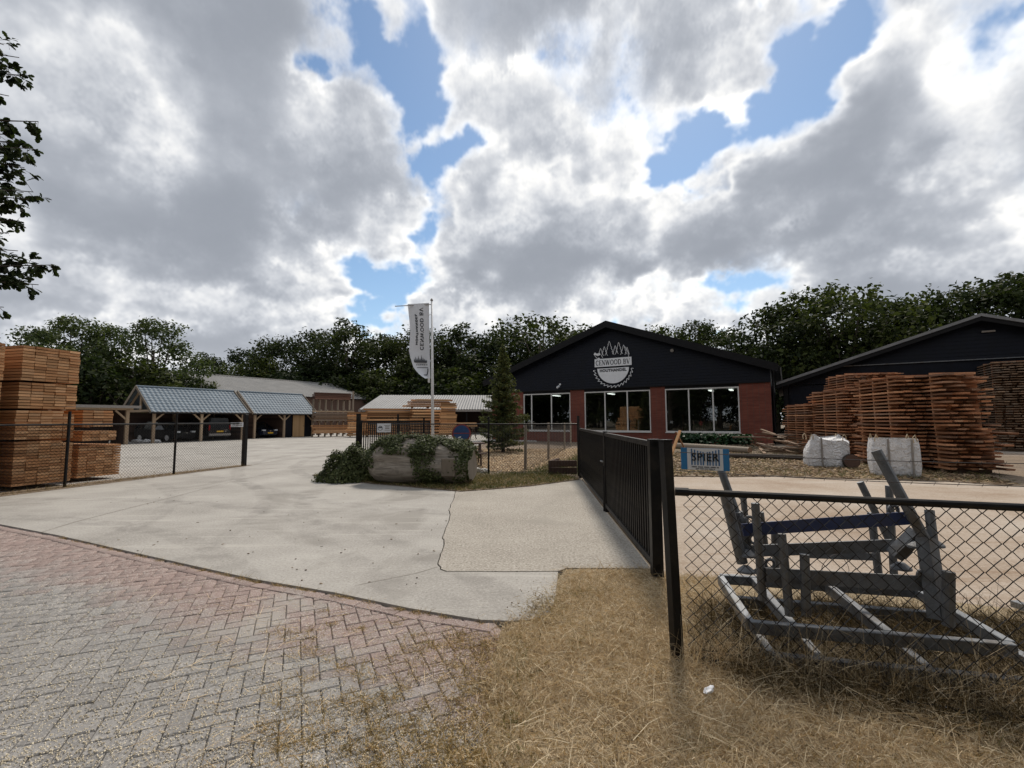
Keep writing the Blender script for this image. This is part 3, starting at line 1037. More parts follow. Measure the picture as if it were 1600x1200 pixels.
# dry leaves and twigs on the slab
pl_ = np.array([tuple(G(rt.uniform(150, 870), 770 + 150 * rt.random(), 0).xy) for _ in range(90)])
pl_ = pl_[in_poly(pl_, main)]
Vl = chips(z0(pl_, .006), rg.uniform(.01, .035, len(pl_)), rg.uniform(.006, .014, len(pl_)), rg.uniform(.002, .008, len(pl_)), rg, .2)
kind(mesh_obj('fallen_leaves', fast_mesh('fallen_leaves', *Vl), M['bark_chip']), 'stuff')

# filled joints across the yard slab
def joint_strip(pxs, w=.012):
    pts_ = [G(*p) for p in pxs]
    mb = MB()
    for a, b in zip(pts_, pts_[1:]):
        d = (b - a).normalized()
        n2 = Vector((-d.y, d.x, 0)) * (w / 2)
        mb.add([a - n2 + ZUP * .003, a + n2 + ZUP * .003, b + n2 + ZUP * .003, b - n2 + ZUP * .003], [(0, 1, 2, 3)])
    o = mb.build('slab_joint', M['bedding'])
    return kind(o, 'structure')


joint_strip([(64, 832), (120, 815), (190, 797), (270, 777), (345, 757), (430, 738)])
joint_strip([(385, 728), (440, 719), (500, 713), (540, 709)], .03)
joint_strip([(684, 886), (650, 896), (600, 906), (560, 914)], .006)

# pale chip of wood by the fence and a stone at the gate
def lump(name, c, s, m, seed, label, cat, rz=0.0):
    bm = bmesh.new()
    bmesh.ops.create_icosphere(bm, subdivisions=2, radius=1)
    r_ = random.Random(seed)
    off_ = {v.index: r_.uniform(.75, 1.2) for v in bm.verts}
    for v in bm.verts:
        v.co = Vector((v.co.x * s[0], v.co.y * s[1], v.co.z * s[2])) * off_[v.index]
    me = bpy.data.meshes.new(name)
    bm.to_mesh(me)
    bm.free()
    o = mesh_obj(name, me, m)
    o.location = c
    o.rotation_euler = (0, 0, rz)
    if label:
        tag(o, label, cat)
    return o


lump('wood_offcut', G(1108, 1078, .03), (.045, .02, .014), M['sign_white'], 3, 'pale splintered wood offcut lying in the dry grass by the fence', 'wood offcut', .7)

# ---------------------------------------------------------------- beds and weedy strips
island = [G(488, 743), G(530, 750), G(580, 756), G(650, 762), G(720, 768.5), G(770, 765), G(830, 760), G(905, 750), (1.78, 12.5), (1.7, 14.2), (-.6, 14.4), (-4.6, 15.6), (-5.0, 14.2)]
sheet('island_soil', island, .02, M['litter'], .05)
chipbed = [(-1.6, 13.7), (.1, 13.3), (1.75, 13.6), (3.3, 17), (5.0, 23), (10, 27.8), (3, 31), (-1.2, 34), (-2.2, 26), (-2.6, 20)]
sheet('chip_bed', chipbed, .03, M['litter'], .05)
strip = [(1.95, 12.4), G(1045, 744), G(1130, 745), G(1220, 744), G(1290, 747), G(1360, 749), G(1480, 752), G(1600, 760), (16, 11.5), (22, 16), (15, 26.6), (10.5, 29.2), (5.2, 23.2), (3.4, 17)]
sheet('weed_strip', strip, .006, M['litter'], .03)
p_ = sample_poly(chipbed[:5] + [(4.0, 24), (-1.8, 24), (-2.4, 19)], 9000, rg)
kind(mesh_obj('wood_chips', fast_mesh('wood_chips', *chips(z0(p_, .045), rg.uniform(.03, .09, len(p_)), rg.uniform(.02, .05, len(p_)), rg.uniform(.01, .025, len(p_)), rg)), M['chip']), 'stuff')
p_ = sample_poly([strip[0]] + strip[1:8] + [(14, 15), (10, 21), (5.5, 21), (3.4, 17)], 5200, rg)
kind(mesh_obj('bark_litter', fast_mesh('bark_litter', *chips(z0(p_, .02), rg.uniform(.04, .22, len(p_)), rg.uniform(.02, .06, len(p_)), rg.uniform(.01, .03, len(p_)), rg)), M['bark_chip']), 'stuff')
# weeds: island fringe, around the bed, the strip
w1 = sample_poly(island[:8] + [(1.2, 13.0), (-.8, 13.2), (-2.0, 12.2), (-4.6, 12.6)], 12000, rg)
w1 = w1[rg.random(len(w1)) < clumpy(w1, 2.5, 4, .7)]
w2 = sample_poly([(.3, 12.9), (1.8, 12.4), (2.6, 15), (3.8, 19), (6, 24), (4.6, 24.5), (2.0, 17)], 8000, rg)
w3 = sample_poly([strip[0]] + strip[1:8] + [(15, 15), (13, 26), (8, 24), (3.4, 17)], 16000, rg)
w3 = w3[rg.random(len(w3)) < clumpy(w3, .9, 6, .95) ** 1.5]
sets = [blades(z0(w, .02), rg.gamma(3.0, k, len(w)) + .03, rg.uniform(.006, .014, len(w)), rg.uniform(.2, 1.3, len(w)), rg, .8) for w, k in ((w1, .02), (w2, .045), (w3, .03))]
kind(mesh_obj('weeds', fast_mesh('weeds', *merge(*sets)), M['weed']), 'stuff')
w4 = np.concatenate([sample_poly(island[:8] + [(1.2, 12.9), (-1, 12.6), (-4.6, 12.0)], 9000, rg), sample_poly([strip[0]] + strip[1:8] + [(12, 14), (3.4, 14)], 2500, rg)])
kind(mesh_obj('straw_fringe', fast_mesh('straw_fringe', *blades(z0(w4, .02), rg.gamma(3.0, .022, len(w4)) + .02, rg.uniform(.004, .010, len(w4)), rg.uniform(.6, 1.5, len(w4)), rg, .7)), M['dry_moss']), 'stuff')
for i, (px_, py_) in enumerate(((742, 733), (750, 735), (757, 736))):
    lump('stone', G(px_, py_, .07), (.13, .1, .08), M['stone'], 30 + i, ('rounded pale stone nearest the ivy log at the chip bed', 'rounded pale stone in the middle of three by the fence', 'rounded pale stone next to the thin fence post')[i], 'stone')


# ================================================================ the shop
SR = Vector((15.25, 27.1, 0))                 # right front corner


def F(u, z, d=0.0):
    """shop front: u metres to the left of its right corner, z up, d outwards"""
    return SR + E2 * u + ZUP * z - E1 * d


def on_front(px, origin=SR):
    """u on the front plane seen at pixel column px"""
    r_ = ray(px, 655)
    # origin + E2*u = r*t
    a, b = E2, -Vector((r_.x, r_.y, 0))
    det = a.x * b.y - a.y * b.x
    rx, ry = -origin.x, -origin.y
    return (rx * b.y - ry * b.x) / det


U = {k: on_front(v) for k, v in dict(w3r=1156.5, w3l=1040, w2r=1017, w2l=913.5, w1r=891.5, w1l=818, left=769, m31=1115, m32=1077, m21=980.5, m22=945.5, m11=861.5, m12=830.5, apex=957).items()}
SHOP_W = U['left']
U['apex'] = SHOP_W / 2
ZS, ZT, ZC = .72, 3.52, 3.72                  # sill, window head, underside of the cladding
ZE, ZA = 4.62, 8.15                           # eave, ridge
DEEP = 13.0
shop = thing('shop_building', 'dark timber gabled shop with red brick piers and big windows', 'building', SR, 0.0)
fr_ = lambda a, b, d: F(a, b, d)


def wallbox(u0, u1, z0_, z1, d0, d1):
    return MB().prism([(u0, z0_), (u1, z0_), (u1, z1), (u0, z1)], fr_, d0, d1)


for (a, b) in ((0, U['w3r']), (U['w3l'], U['w2r']), (U['w2l'], U['w1r']), (U['w1l'], SHOP_W)):
    wallbox(a, b, -.1, ZC + .04, -.3, 0).build('brick_pier', M['brick'], shop)
for (a, b) in ((U['w3r'], U['w3l']), (U['w2r'], U['w2l']), (U['w1r'], U['w1l'])):
    wallbox(a, b, -.1, ZS - .06, -.3, -.004).build('brick_base', M['brick'], shop)
# side and back walls, ceiling, floor inside
m_ = MB()
m_.prism([(0, -.1), (.3, -.1), (.3, ZE), (0, ZE)], fr_, -DEEP, -.3)
m_.prism([(SHOP_W - .3, -.1), (SHOP_W, -.1), (SHOP_W, ZE), (SHOP_W - .3, ZE)], fr_, -DEEP, -.3)
m_.prism([(.3, -.1), (SHOP_W - .3, -.1), (SHOP_W - .3, ZE), (.3, ZE)], fr_, -DEEP, -DEEP + .3)
m_.build('side_wall', M['black_board'], shop)
wallbox(.32, SHOP_W - .32, .02, 3.64, -DEEP + .32, -DEEP + .36).build('inner_wall', M['interior'], shop)
for (u_, d_) in ((-.12, .02), (SHOP_W + .12, .02)):
    MB().tube([F(u_, .05, -.3), F(u_, ZE - .25, -.3)], .05, 8).build('downpipe', M['black_trim'], shop)
wallbox(.3, SHOP_W - .3, -.05, .02, -DEEP + .3, -.3).build('floor', M['interior_floor'], shop)
wallbox(.3, SHOP_W - .3, 3.65, 3.70, -DEEP + .3, -.3).build('ceiling', M['interior'], shop)
# gable of horizontal boards, each lapped over the one below
gz = ZC
m_ = MB()
k = 0
slope = (ZA - ZE) / (SHOP_W / 2)
while gz < ZA - .12:
    h = .19
    z1 = min(gz + h, ZA - .02)

    def half(z):
        return SHOP_W / 2 if z <= ZE else max(.02, (ZA - z) / slope)
    c0, c1 = half(gz), half(z1)
    mid = SHOP_W / 2
    vs = []
    for (z, c, d) in ((gz, c0, .055), (z1 + .012, c1, .030)):
        vs += [F(mid - c, z, d), F(mid + c, z, d)]
    vs += [F(mid - c0, gz, -.2), F(mid + c0, gz, -.2)]
    m_.add(vs, [(0, 1, 3, 2), (0, 4, 5, 1)])
    gz += h
m_.build('gable_cladding', M['black_board'], shop)
wallbox(0.0, SHOP_W, ZC - .03, ZC + .05, .06, .09).build('drip_board', M['black_trim'], shop)
# roof: two slabs with barge boards
OV = .55
for s, nm in ((1, 'right'), (-1, 'left')):
    mid = SHOP_W / 2
    a = (mid, ZA + .05)
    ext = SHOP_W / 2 + .45
    b = (mid - s * ext, ZA + .05 - slope * ext)
    t_ = .16
    MB().prism([a, b, (b[0], b[1] + t_), (a[0], a[1] + t_)], fr_, OV, -DEEP).build('roof_slope', M['black_trim'], shop)
    MB().prism([(a[0], a[1] - .26), (b[0], b[1] - .26), (b[0], b[1] + t_ + .05), (a[0], a[1] + t_ + .05)], fr_, OV, OV + .04).build('barge_board', M['black_trim'], shop)
    MB().tube([F(b[0] - s * .06, b[1] + .02, OV), F(b[0] - s * .06, b[1] + .02, -DEEP)], .07, 8).build('gutter', M['black_trim'], shop)
# windows
for (r_, l_, mull) in (('w3r', 'w3l', ('m31', 'm32')), ('w2r', 'w2l', ('m21', 'm22')), ('w1r', 'w1l', ('m11', 'm12'))):
    a, b = U[r_], U[l_]
    w = thing('window', '', '')
    bpy.data.objects.remove(w, do_unlink=True)
    fw = .075
    m_ = MB()
    m_.prism([(a, ZS), (b, ZS), (b, ZS + fw), (a, ZS + fw)], fr_, -.12, -.02)
    m_.prism([(a, ZT - fw), (b, ZT - fw), (b, ZT), (a, ZT)], fr_, -.12, -.02)
    m_.prism([(a, ZS + fw), (a + fw, ZS + fw), (a + fw, ZT - fw), (a, ZT - fw)], fr_, -.12, -.02)
    m_.prism([(b - fw, ZS + fw), (b, ZS + fw), (b, ZT - fw), (b - fw, ZT - fw)], fr_, -.12, -.02)
    wf = m_.build('window_frame', M['white_frame'], shop)
    xs = [a + fw] + [U[q] for q in mull] + [b - fw]
    for q in mull:
        wallbox(U[q] - .04, U[q] + .04, ZS + fw, ZT - fw, -.115, -.025).build('mullion', M['white_frame'], wf)
    for c0, c1 in zip(xs, xs[1:]):
        wallbox(c0 + (.04 if c0 != xs[0] else 0), c1 - (.04 if c1 != xs[-1] else 0), ZS + fw, ZT - fw, -.075, -.067).build('pane', M['glass'], wf)
    wallbox(a - .03, b + .03, ZS - .06, ZS - .003, -.15, .05).build('sill', M['white_frame'], wf)
    wallbox(a, b, ZT + .002, ZC + .03, -.2, -.03).build('lintel', M['black_trim'], wf)
# dim ceiling tubes and shop racks seen through the glass
M['tube_light'] = mat('tube_light', (.7, .7, .7), .5, .05, 3.0)
nt_ = M['tube_light'].node_tree.nodes
for nd in nt_:
    if nd.type == 'BSDF_PRINCIPLED':
        nd.inputs['Emission Color'].default_value = (1, .97, .92, 1)
        nd.inputs['Emission Strength'].default_value = 2.6
for px_ in (838, 872, 930, 1100, 1135):
    u_ = on_front(px_)
    wallbox(u_ - .1, u_ + .1, 3.5, 3.56, -4.2, -3.0).build('ceiling_lamp', M['tube_light'], shop)
rs = random.Random(5)
for i in range(9):
    u_ = 1.5 + i * 2.0 + rs.uniform(-.4, .4)
    d_ = -rs.uniform(2.2, 5.5)
    h_ = rs.uniform(1.0, 1.9)
    m_ = MB()
    for k in range(3):
        m_.prism([(u_ - .6, .1 + k * h_ / 3), (u_ + .6, .1 + k * h_ / 3), (u_ + .6, .14 + k * h_ / 3), (u_ - .6, .14 + k * h_ / 3)], fr_, d_ - .4, d_)
    for q in (-.6, .56):
        m_.prism([(u_ + q, .02), (u_ + q + .05, .02), (u_ + q + .05, h_), (u_ + q, h_)], fr_, d_ - .4, d_)
    m_.prism([(u_ - .4, .15), (u_ + .3, .15), (u_ + .25, .5), (u_ - .35, .5)], fr_, d_ - .35, d_ - .05)
    m_.build('shop_rack', M['old_board'], shop)

# --- emblem on the gable
em_u = on_front(960)
EMZ = 5.22
emb = thing('shop_emblem', 'white circular saw and pine tree emblem sign on the dark gable', 'sign', F(em_u, EMZ, .07))
EX, EZ_ = -E2, -E1                           # reading direction and outward normal
ew = (on_front(931) - on_front(989)) / 2     # half width


def EF(x, y, d):                             # emblem plane, unit = half width
    return F(em_u - x * ew, EMZ + y * ew, .075 + d)


MB().prism([(-1.0, .02), (1.0, .02), (1.0, .45), (-1.0, .45)], EF, 0, .04).build('name_board', M['sign_white'], emb)
arc = [(math.cos(t) * .86, math.sin(t) * .86 - .03) for t in np.linspace(math.pi + .05, 2 * math.pi - .05, 28)]
MB().prism(arc, EF, 0, .04).build('half_disc', M['sign_white'], emb)
teeth = []
nt2 = 15
for i in range(nt2 + 1):
    t0_ = math.pi + .12 + (math.pi - .24) * i / nt2
    t1_ = math.pi + .12 + (math.pi - .24) * (i + .75) / nt2
    teeth += [(math.cos(t0_) * .98, math.sin(t0_) * .98 - .03), (math.cos(t0_) * 1.1, math.sin(t0_) * 1.1 - .03)]
    if i < nt2:
        teeth += [(math.cos(t1_) * .99, math.sin(t1_) * .99 - .03)]
m_ = MB()
for a, b in zip(teeth, teeth[1:]):
    m_.beam(EF(a[0], a[1], .02), EF(b[0], b[1], .02), .026 * ew, .03, up=-E1)
m_.build('saw_tooth_rim', M['sign_white'], emb)
pines = [(-.66, .62, 1.02, .16), (-.45, .60, 1.10, .17), (-.17, .62, 1.36, .24), (.15, .66, 1.10, .15), (.34, .64, 1.26, .19), (.60, .60, 1.10, .17), (.78, .58, .96, .12)]
for (cx, b0, top, hw) in pines:
    pts_ = []
    lv = 4
    for s in (-1, 1):
        side = []
        for q in range(lv):
            t0_, t1_ = q / lv, (q + 1) / lv
            side.append((cx + s * hw * (t0_ * .75), top - (top - b0) * t0_))
            side.append((cx + s * hw * (t1_ + .06), top - (top - b0) * t1_))
        pts_.append(side)
    path = pts_[0][::-1] + pts_[1]
    m_ = MB()
    for a, b in zip(path, path[1:]):
        if (Vector(a) - Vector(b)).length > 1e-4:
            m_.beam(EF(a[0], a[1], .02), EF(b[0], b[1], .02), .020 * ew, .02, up=-E1)
    m_.build('pine_outline', M['sign_white'], emb)
m_ = MB()
for a, b in zip([(.86, .46), (.84, .66), (.72, .92)], [(.84, .66), (.72, .92), (.66, 1.0)]):
    m_.beam(EF(a[0], a[1], .02), EF(b[0], b[1], .02), .022 * ew, .02, up=-E1)
m_.build('edge_outline', M['sign_white'], emb)
MB().prism([(-1.06, .72), (-.98, .82), (-.86, .74), (-.72, .80), (-.66, .68), (-.80, .62), (-.92, .66)], EF, 0, .03).build('bird_body', M['sign_white'], emb)
MB().prism([(-.86, .46), (-.80, .52), (-.70, .50), (-.72, .46)], EF, 0, .03).build('stump', M['sign_white'], emb)
for a, b in (((-1.02, .70), (-.86, .48)), ((-.62, .66), (-.55, .50))):
    MB().beam(EF(a[0], a[1], .02), EF(b[0], b[1], .02), .022 * ew, .02, up=-E1).build('bird_leg', M['sign_white'], emb)

# serif capitals drawn as strokes: (x0, y0, x1, y1, weight)
THK, THN = .15, .055


def arc_pts(cx, cy, rx, ry, a0, a1, n=12):
    return [(cx + rx * math.cos(math.radians(a0 + (a1 - a0) * i / n)), cy + ry * math.sin(math.radians(a0 + (a1 - a0) * i / n))) for i in range(n + 1)]


GLY = {
    'C': (.78, [('a', .40, .5, .34, .46, 45, 315, .12)], [(.66, .72, .66, .9, THN)]),
    'E': (.66, [(.16, 0, .16, 1, THK), (.16, .97, .58, .97, THN), (.16, .5, .46, .5, THN), (.16, .03, .60, .03, THN)], [(.58, .8, .58, 1, THN), (.60, 0, .60, .22, THN), (.46, .4, .46, .6, THN), (.02, .97, .3, .97, THN), (.02, .03, .3, .03, THN)]),
    'N': (.86, [(.14, 0, .14, 1, THN), (.14, .98, .72, .02, THK), (.72, 0, .72, 1, THN)], [(.02, .97, .26, .97, THN), (.02, .03, .26, .03, THN), (.60, .97, .84, .97, THN)]),
    'W': (1.16, [(.10, 1, .34, 0, THK), (.34, 0, .58, .95, THN), (.58, .95, .82, 0, THK), (.82, 0, 1.06, 1, THN)], [(0, .97, .24, .97, THN), (.95, .97, 1.16, .97, THN)]),
    'O': (.92, [('a', .46, .5, .37, .46, 0, 360, .12)], []),
    'D': (.84, [(.16, 0, .16, 1, THK), ('a', .34, .5, .40, .46, -90, 90, .12), (.02, .97, .36, .97, THN), (.02, .03, .36, .03, THN)], []),
    'B': (.74, [(.16, 0, .16, 1, THK), ('a', .34, .745, .24, .22, -90, 90, .10), ('a', .34, .27, .30, .24, -90, 90, .11), (.02, .97, .36, .97, THN), (.02, .03, .36, .03, THN), (.16, .52, .36, .52, THN)], []),
    'V': (.84, [(.10, 1, .42, 0, THK), (.42, 0, .74, 1, THN)], [(0, .97, .24, .97, THN), (.62, .97, .84, .97, THN)]),
    ' ': (.38, [], []),
}


def serif_word(txt, h, fr2, m, parent, width=None, name='lettering'):
    """fr2(x, y, d): plane of the lettering, x centred; letters of height h"""
    tot = sum(GLY[c][0] + .07 for c in txt)
    sx = h if width is None else width / tot
    x = -tot * sx / 2
    for c in txt:
        adv, a, b = GLY[c]
        if a:
            mb = MB()
            up_ = fr2(0, 0, 1) - fr2(0, 0, 0)
            for st in a + b:
                if st[0] == 'a':
                    pp = arc_pts(*st[1:7])
                    for p0, p1 in zip(pp, pp[1:]):
                        mb.beam(fr2(x + p0[0] * sx, (p0[1] - .5) * h, .004), fr2(x + p1[0] * sx, (p1[1] - .5) * h, .004), st[7] * h, .008, up=up_)
                else:
                    mb.beam(fr2(x + st[0] * sx, (st[1] - .5) * h, .004), fr2(x + st[2] * sx, (st[3] - .5) * h, .004), st[4] * h, .008, up=up_)
            mb.build(name, m, parent)
        x += (adv + .07) * sx


serif_word('CENWOOD BV', .27 * ew, lambda x, y, d: EF(x / ew, .235 + y / ew, .042 + d), M['sign_ink'], emb, width=1.86 * ew, name='letter')
text('HOUTHANDEL', .20 * ew, frame(EF(0, -.20, .044), -E2, -E1), M['sign_ink'], emb, spacing=1.10, bold=.014)
# camera and lamp on the gable
sc = thing('security_camera', 'small white security camera under the dark gable boards', 'camera', F(on_front(876), 4.05, .06))
c_ = F(on_front(876), 4.10, .06)
MB().box(c_ + Vector((0, 0, .05)), (.12, .12, .12)).build('bracket', M['sign_white'], sc)
MB().tube([c_ - E1 * .05 + Vector((-.05, 0, -.1)), c_ - E1 * .3 + Vector((-.08, 0, -.2))], .075, 10).build('housing', M['sign_white'], sc)
gl_ = thing('wall_lamp', 'small round grey lamp high on the right of the dark gable', 'lamp', F(on_front(1054), 6.02, .06))
MB().tube([F(on_front(1054), 6.02, .04), F(on_front(1054), 6.02, .16)], .11, 12).build('lamp_body', M['strap'], gl_)

# ================================================================ the open-fronted barn on the right
BR = Vector((16.5, 28.0, 0))


def B(u, z, d=0.0):
    """barn front: u metres to the right of its left corner"""
    return BR - E2 * u + ZUP * z - E1 * d


BW_, BE, BA, BD = 17.6, 3.62, 6.62, 16.0
barn = thing('lumber_barn', 'wide dark timber barn with open front behind the lumber stacks', 'building', BR)
bf = lambda a, b, d: B(a, b, d)
bs = (BA - BE) / (BW_ / 2)
m_ = MB()
gz = 4.55
while gz < BA - .1:
    z1 = gz + .2
    h0_, h1_ = (BA - gz) / bs, max(.02, (BA - z1) / bs)
    h0_, h1_ = min(h0_, BW_ / 2), min(h1_, BW_ / 2)
    mid = BW_ / 2
    m_.add([B(mid - h0_, gz, .05), B(mid + h0_, gz, .05), B(mid + h1_, z1 + .01, .025), B(mid - h1_, z1 + .01, .025)], [(0, 1, 2, 3)])
    gz += .2
m_.build('gable_cladding', M['black_board'], barn)
MB().prism([(0, BE - .05), (BW_, BE - .05), (BW_ / 2 + 6.0, 4.56), (BW_ / 2 - 6.0, 4.56)], bf, -.04, .0).build('lower_cladding', M['black_board'], barn)
MB().prism([(2.8, 4.52), (BW_ - 2.8, 4.52), (BW_ - 2.8, 4.57), (2.8, 4.57)], bf, .06, .10).build('cross_beam', M['galv'], barn)
MB().prism([(0, -.1), (.25, -.1), (.25, BE), (0, BE)], bf, -BD, 0).build('side_wall', M['black_board'], barn)
MB().prism([(BW_ - .25, -.1), (BW_, -.1), (BW_, BE), (BW_ - .25, BE)], bf, -BD, 0).build('side_wall', M['black_board'], barn)
MB().prism([(.25, -.1), (BW_ - .25, -.1), (BW_ - .25, BE + 1.5), (.25, BE + 1.5)], bf, -BD, -BD + .2).build('back_wall', M['black_board'], barn)
for u_ in (.15, 4.4, 8.8, 13.2, 17.4):
    MB().box(B(u_, 1.7, .04), (.22, .22, 3.6), Matrix.Rotation(math.atan2(E2.y, E2.x), 3, 'Z')).build('post', M['black_trim'], barn)
MB().prism([(.3, -.1), (2.6, -.1), (2.6, BE - .1), (.3, BE - .1)], bf, -.08, -.05).build('front_panel', M['black_board'], barn)
for s in (1, -1):
    mid = BW_ / 2
    ext = BW_ / 2 + .35
    a = (mid, BA + .06)
    b = (mid - s * ext, BA + .06 - bs * ext)
    MB().prism([a, b, (b[0], b[1] + .1), (a[0], a[1] + .1)], bf, .6, -BD).build('roof_slope', M['steel_roof'], barn)
    MB().prism([(a[0], a[1] - .22), (b[0], b[1] - .22), (b[0], b[1] - .005), (a[0], a[1] - .005)], bf, .56, .60).build('barge_board', M['black_trim'], barn)
    MB().prism([(a[0], a[1] + .0), (b[0], b[1] + .0), (b[0], b[1] + .15), (a[0], a[1] + .15)], bf, .602, .65).build('verge_flashing', M['steel_roof'], barn)
lp = P(1561, 507, 23.0)
bl_ = thing('gable_lamp', 'slim pale lamp fixed near the peak of the right barn gable', 'lamp', B(9.15, 5.95, .06))
MB().box(B(9.15, 5.95, .10), (.5, .1, .08), Matrix.Rotation(math.atan2(-E2.y, -E2.x), 3, 'Z')).build('lamp_body', M['strap'], bl_)


# ================================================================ carports
def profiled_roof(name, a0, a1, low, high, m, parent, tile=(.30, .36), depth=.035, step=.018, overlap=True, along=E1):
    """pantile sheet from the low line to the high line: a0, a1 along, low/high = (point fn)"""
    L = a1 - a0
    nc = int(round(L / tile[0]))
    per = 6
    sl = (high - low).length
    nr = max(1, int(round(sl / tile[1])))
    d = (high - low).normalized()
    nrm_ = along.cross(d).normalized()
    if nrm_.z < 0:
        nrm_ = -nrm_
    V, Fc = [], []
    wv = [0, .25, .8, 1.0, .8, .25]
    cols = nc * per + 1
    for r in range(nr):
        for e in (0, 1):
            base = low + d * (sl * (r + e) / nr) + nrm_ * (step if e == 0 else -.004)
            for c in range(cols):
                p = base + along * (a0 + L * c / (nc * per)) + nrm_ * (depth * wv[c % per])
                V.append(p)
        for c in range(cols - 1):
            k = r * 2 * cols + c
            Fc.append((k, k + 1, k + cols + 1, k + cols))
        if r:
            for c in range(cols - 1):
                k0 = (r * 2 - 1) * cols + c
                k1 = r * 2 * cols + c
                Fc.append((k0, k0 + 1, k1 + 1, k1))
    mb = MB()
    mb.add(V, Fc)
    return kind(mb.build(name, m, parent), 'stuff')


RZ1 = Matrix.Rotation(math.atan2(E1.y, E1.x), 3, 'Z')


def carport(name, label, O, L, posts, walls, ridge=4.05, eave=2.32, wid=4.7):
    t = thing(name, label, 'carport', O)
    C = lambda a, b, z: O + E1 * a + E2 * b + ZUP * z
    for a in posts:
        for b in (0, wid - .3):
            MB().box(C(a, b, 1.1), (.17, .17, 2.3), RZ1).build('post', M['post'], t, bevel=.01)
        for s in (-1, 1):
            if 0 <= a + s * .7 <= L:
                MB().beam(C(a, 0, 1.55), C(a + s * .7, 0, 2.2), .09, .1).build('brace', M['post'], t)
    for b in (0, wid - .3):
        MB().beam(C(-.15, b, 2.28), C(L + .15, b, 2.28), .14, .16).build('eave_beam', M['post'], t)
    mid = (wid - .3) / 2
    for a in posts:
        MB().beam(C(a, -.05, 2.30), C(a, wid - .25, 2.30), .12, .15).build('tie_beam', M['post'], t)
        MB().beam(C(a, mid, 2.35), C(a, mid, ridge - .15), .11, .11).build('king_post', M['post'], t)
        MB().beam(C(a, -.2, 2.2), C(a, mid, ridge - .08), .10, .12).build('rafter', M['post'], t)
        MB().beam(C(a, wid - .1, 2.2), C(a, mid, ridge - .08), .10, .12).build('rafter', M['post'], t)
    profiled_roof('tile_roof', -.35, L + .35, C(0, -.35, eave - .14), C(0, mid, ridge), M['tile'], t)
    profiled_roof('tile_roof', -.35, L + .35, C(0, wid + .05, eave - .14), C(0, mid, ridge), M['tile'], t)
    MB().tube([C(-.36, mid, ridge + .03), C(L + .36, mid, ridge + .03)], .09, 8).build('ridge_tile', M['tile'], t)
    MB().tube([C(-.36, -.40, eave - .2), C(L + .36, -.40, eave - .2)], .06, 8).build('gutter', M['black_trim'], t)
    for a in (-.37, L + .37):
        for (b0) in (-.38, wid + .08):
            MB().beam(C(a, b0, eave - .16), C(a, mid, ridge + .02), .035, .2).build('barge_board', M['grey_wood'], t)
    for (a0, b0, a1, b1, h, mm) in walls:
        p, q = C(a0, b0, 0), C(a1, b1, 0)
        n_b = int(h / .18)
        for i in range(n_b):
            MB().beam(p + ZUP * (.09 + i * .18), q + ZUP * (.09 + i * .18), .03, .185, up=(0, 0, 1)).build('wall_board', mm, t)
    return t, C


O1 = Vector((-25.35, 32.7, 0))
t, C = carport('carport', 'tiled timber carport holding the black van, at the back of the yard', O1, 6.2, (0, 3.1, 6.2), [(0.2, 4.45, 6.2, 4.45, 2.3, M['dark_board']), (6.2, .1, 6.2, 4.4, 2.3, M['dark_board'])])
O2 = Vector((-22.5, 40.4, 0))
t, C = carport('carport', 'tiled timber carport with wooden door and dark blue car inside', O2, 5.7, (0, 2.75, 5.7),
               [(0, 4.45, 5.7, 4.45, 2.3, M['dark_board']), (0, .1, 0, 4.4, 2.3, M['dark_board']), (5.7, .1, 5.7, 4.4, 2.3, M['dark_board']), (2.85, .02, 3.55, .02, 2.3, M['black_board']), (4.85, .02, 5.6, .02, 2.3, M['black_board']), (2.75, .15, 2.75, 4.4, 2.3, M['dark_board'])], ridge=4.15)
dr = MB()
for i in range(6):
    a = 3.62 + i * .2
    MB().beam(C(a + .1, -.02, .03), C(a + .1, -.02, 2.1), .195, .04, up=-E2).build('door_plank', M['door_wood'], t)
MB().tube([C(4.66, -.06, 1.05), C(4.76, -.06, 1.05)], .02, 6).build('door_handle', M['black_steel'], t)
# the gable infill of the first carport
t1 = bpy.data.objects['carport']
C1 = lambda a, b, z: O1 + E1 * a + E2 * b + ZUP * z
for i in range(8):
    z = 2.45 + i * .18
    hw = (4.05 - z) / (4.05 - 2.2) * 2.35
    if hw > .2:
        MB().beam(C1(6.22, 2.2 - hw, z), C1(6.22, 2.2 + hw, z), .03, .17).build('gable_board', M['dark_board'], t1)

# flat-roofed shelter at its left
LO = Vector((-25.75, 30.9, 0))
ls = thing('flat_roof_shelter', 'low flat-roofed timber shelter beside the tall board piles', 'shelter', LO)
CL = lambda a, b, z: LO + E1 * a + E2 * b + ZUP * z
for a in (0, -3.2, -6.2):
    MB().box(CL(a, 0, 1.15), (.19, .19, 2.35), RZ1).build('post', M['post'], ls, bevel=.01)
    if a < 0:
        MB().beam(CL(a, 0, 1.6), CL(a + .65, 0, 2.25), .09, .1).build('brace', M['post'], ls)
    if a > -6:
        MB().beam(CL(a, 0, 1.6), CL(a - .65, 0, 2.25), .09, .1).build('brace', M['post'], ls)
MB().beam(CL(-6.6, 0, 2.36), CL(.3, 0, 2.36), .14, .16).build('eave_beam', M['post'], ls)
MB().prism([(-6.8, -.35), (.55, -.35), (.55, 4.2), (-6.8, 4.2)], lambda a, b, d: CL(a, b, d), 2.45, 2.53).build('roof_deck', M['grey_wood'], ls)
MB().prism([(-6.85, -.40), (.60, -.40), (.60, -.36), (-6.85, -.36)], lambda a, b, d: CL(a, b, d), 2.40, 2.58).build('fascia', M['strap'], ls)
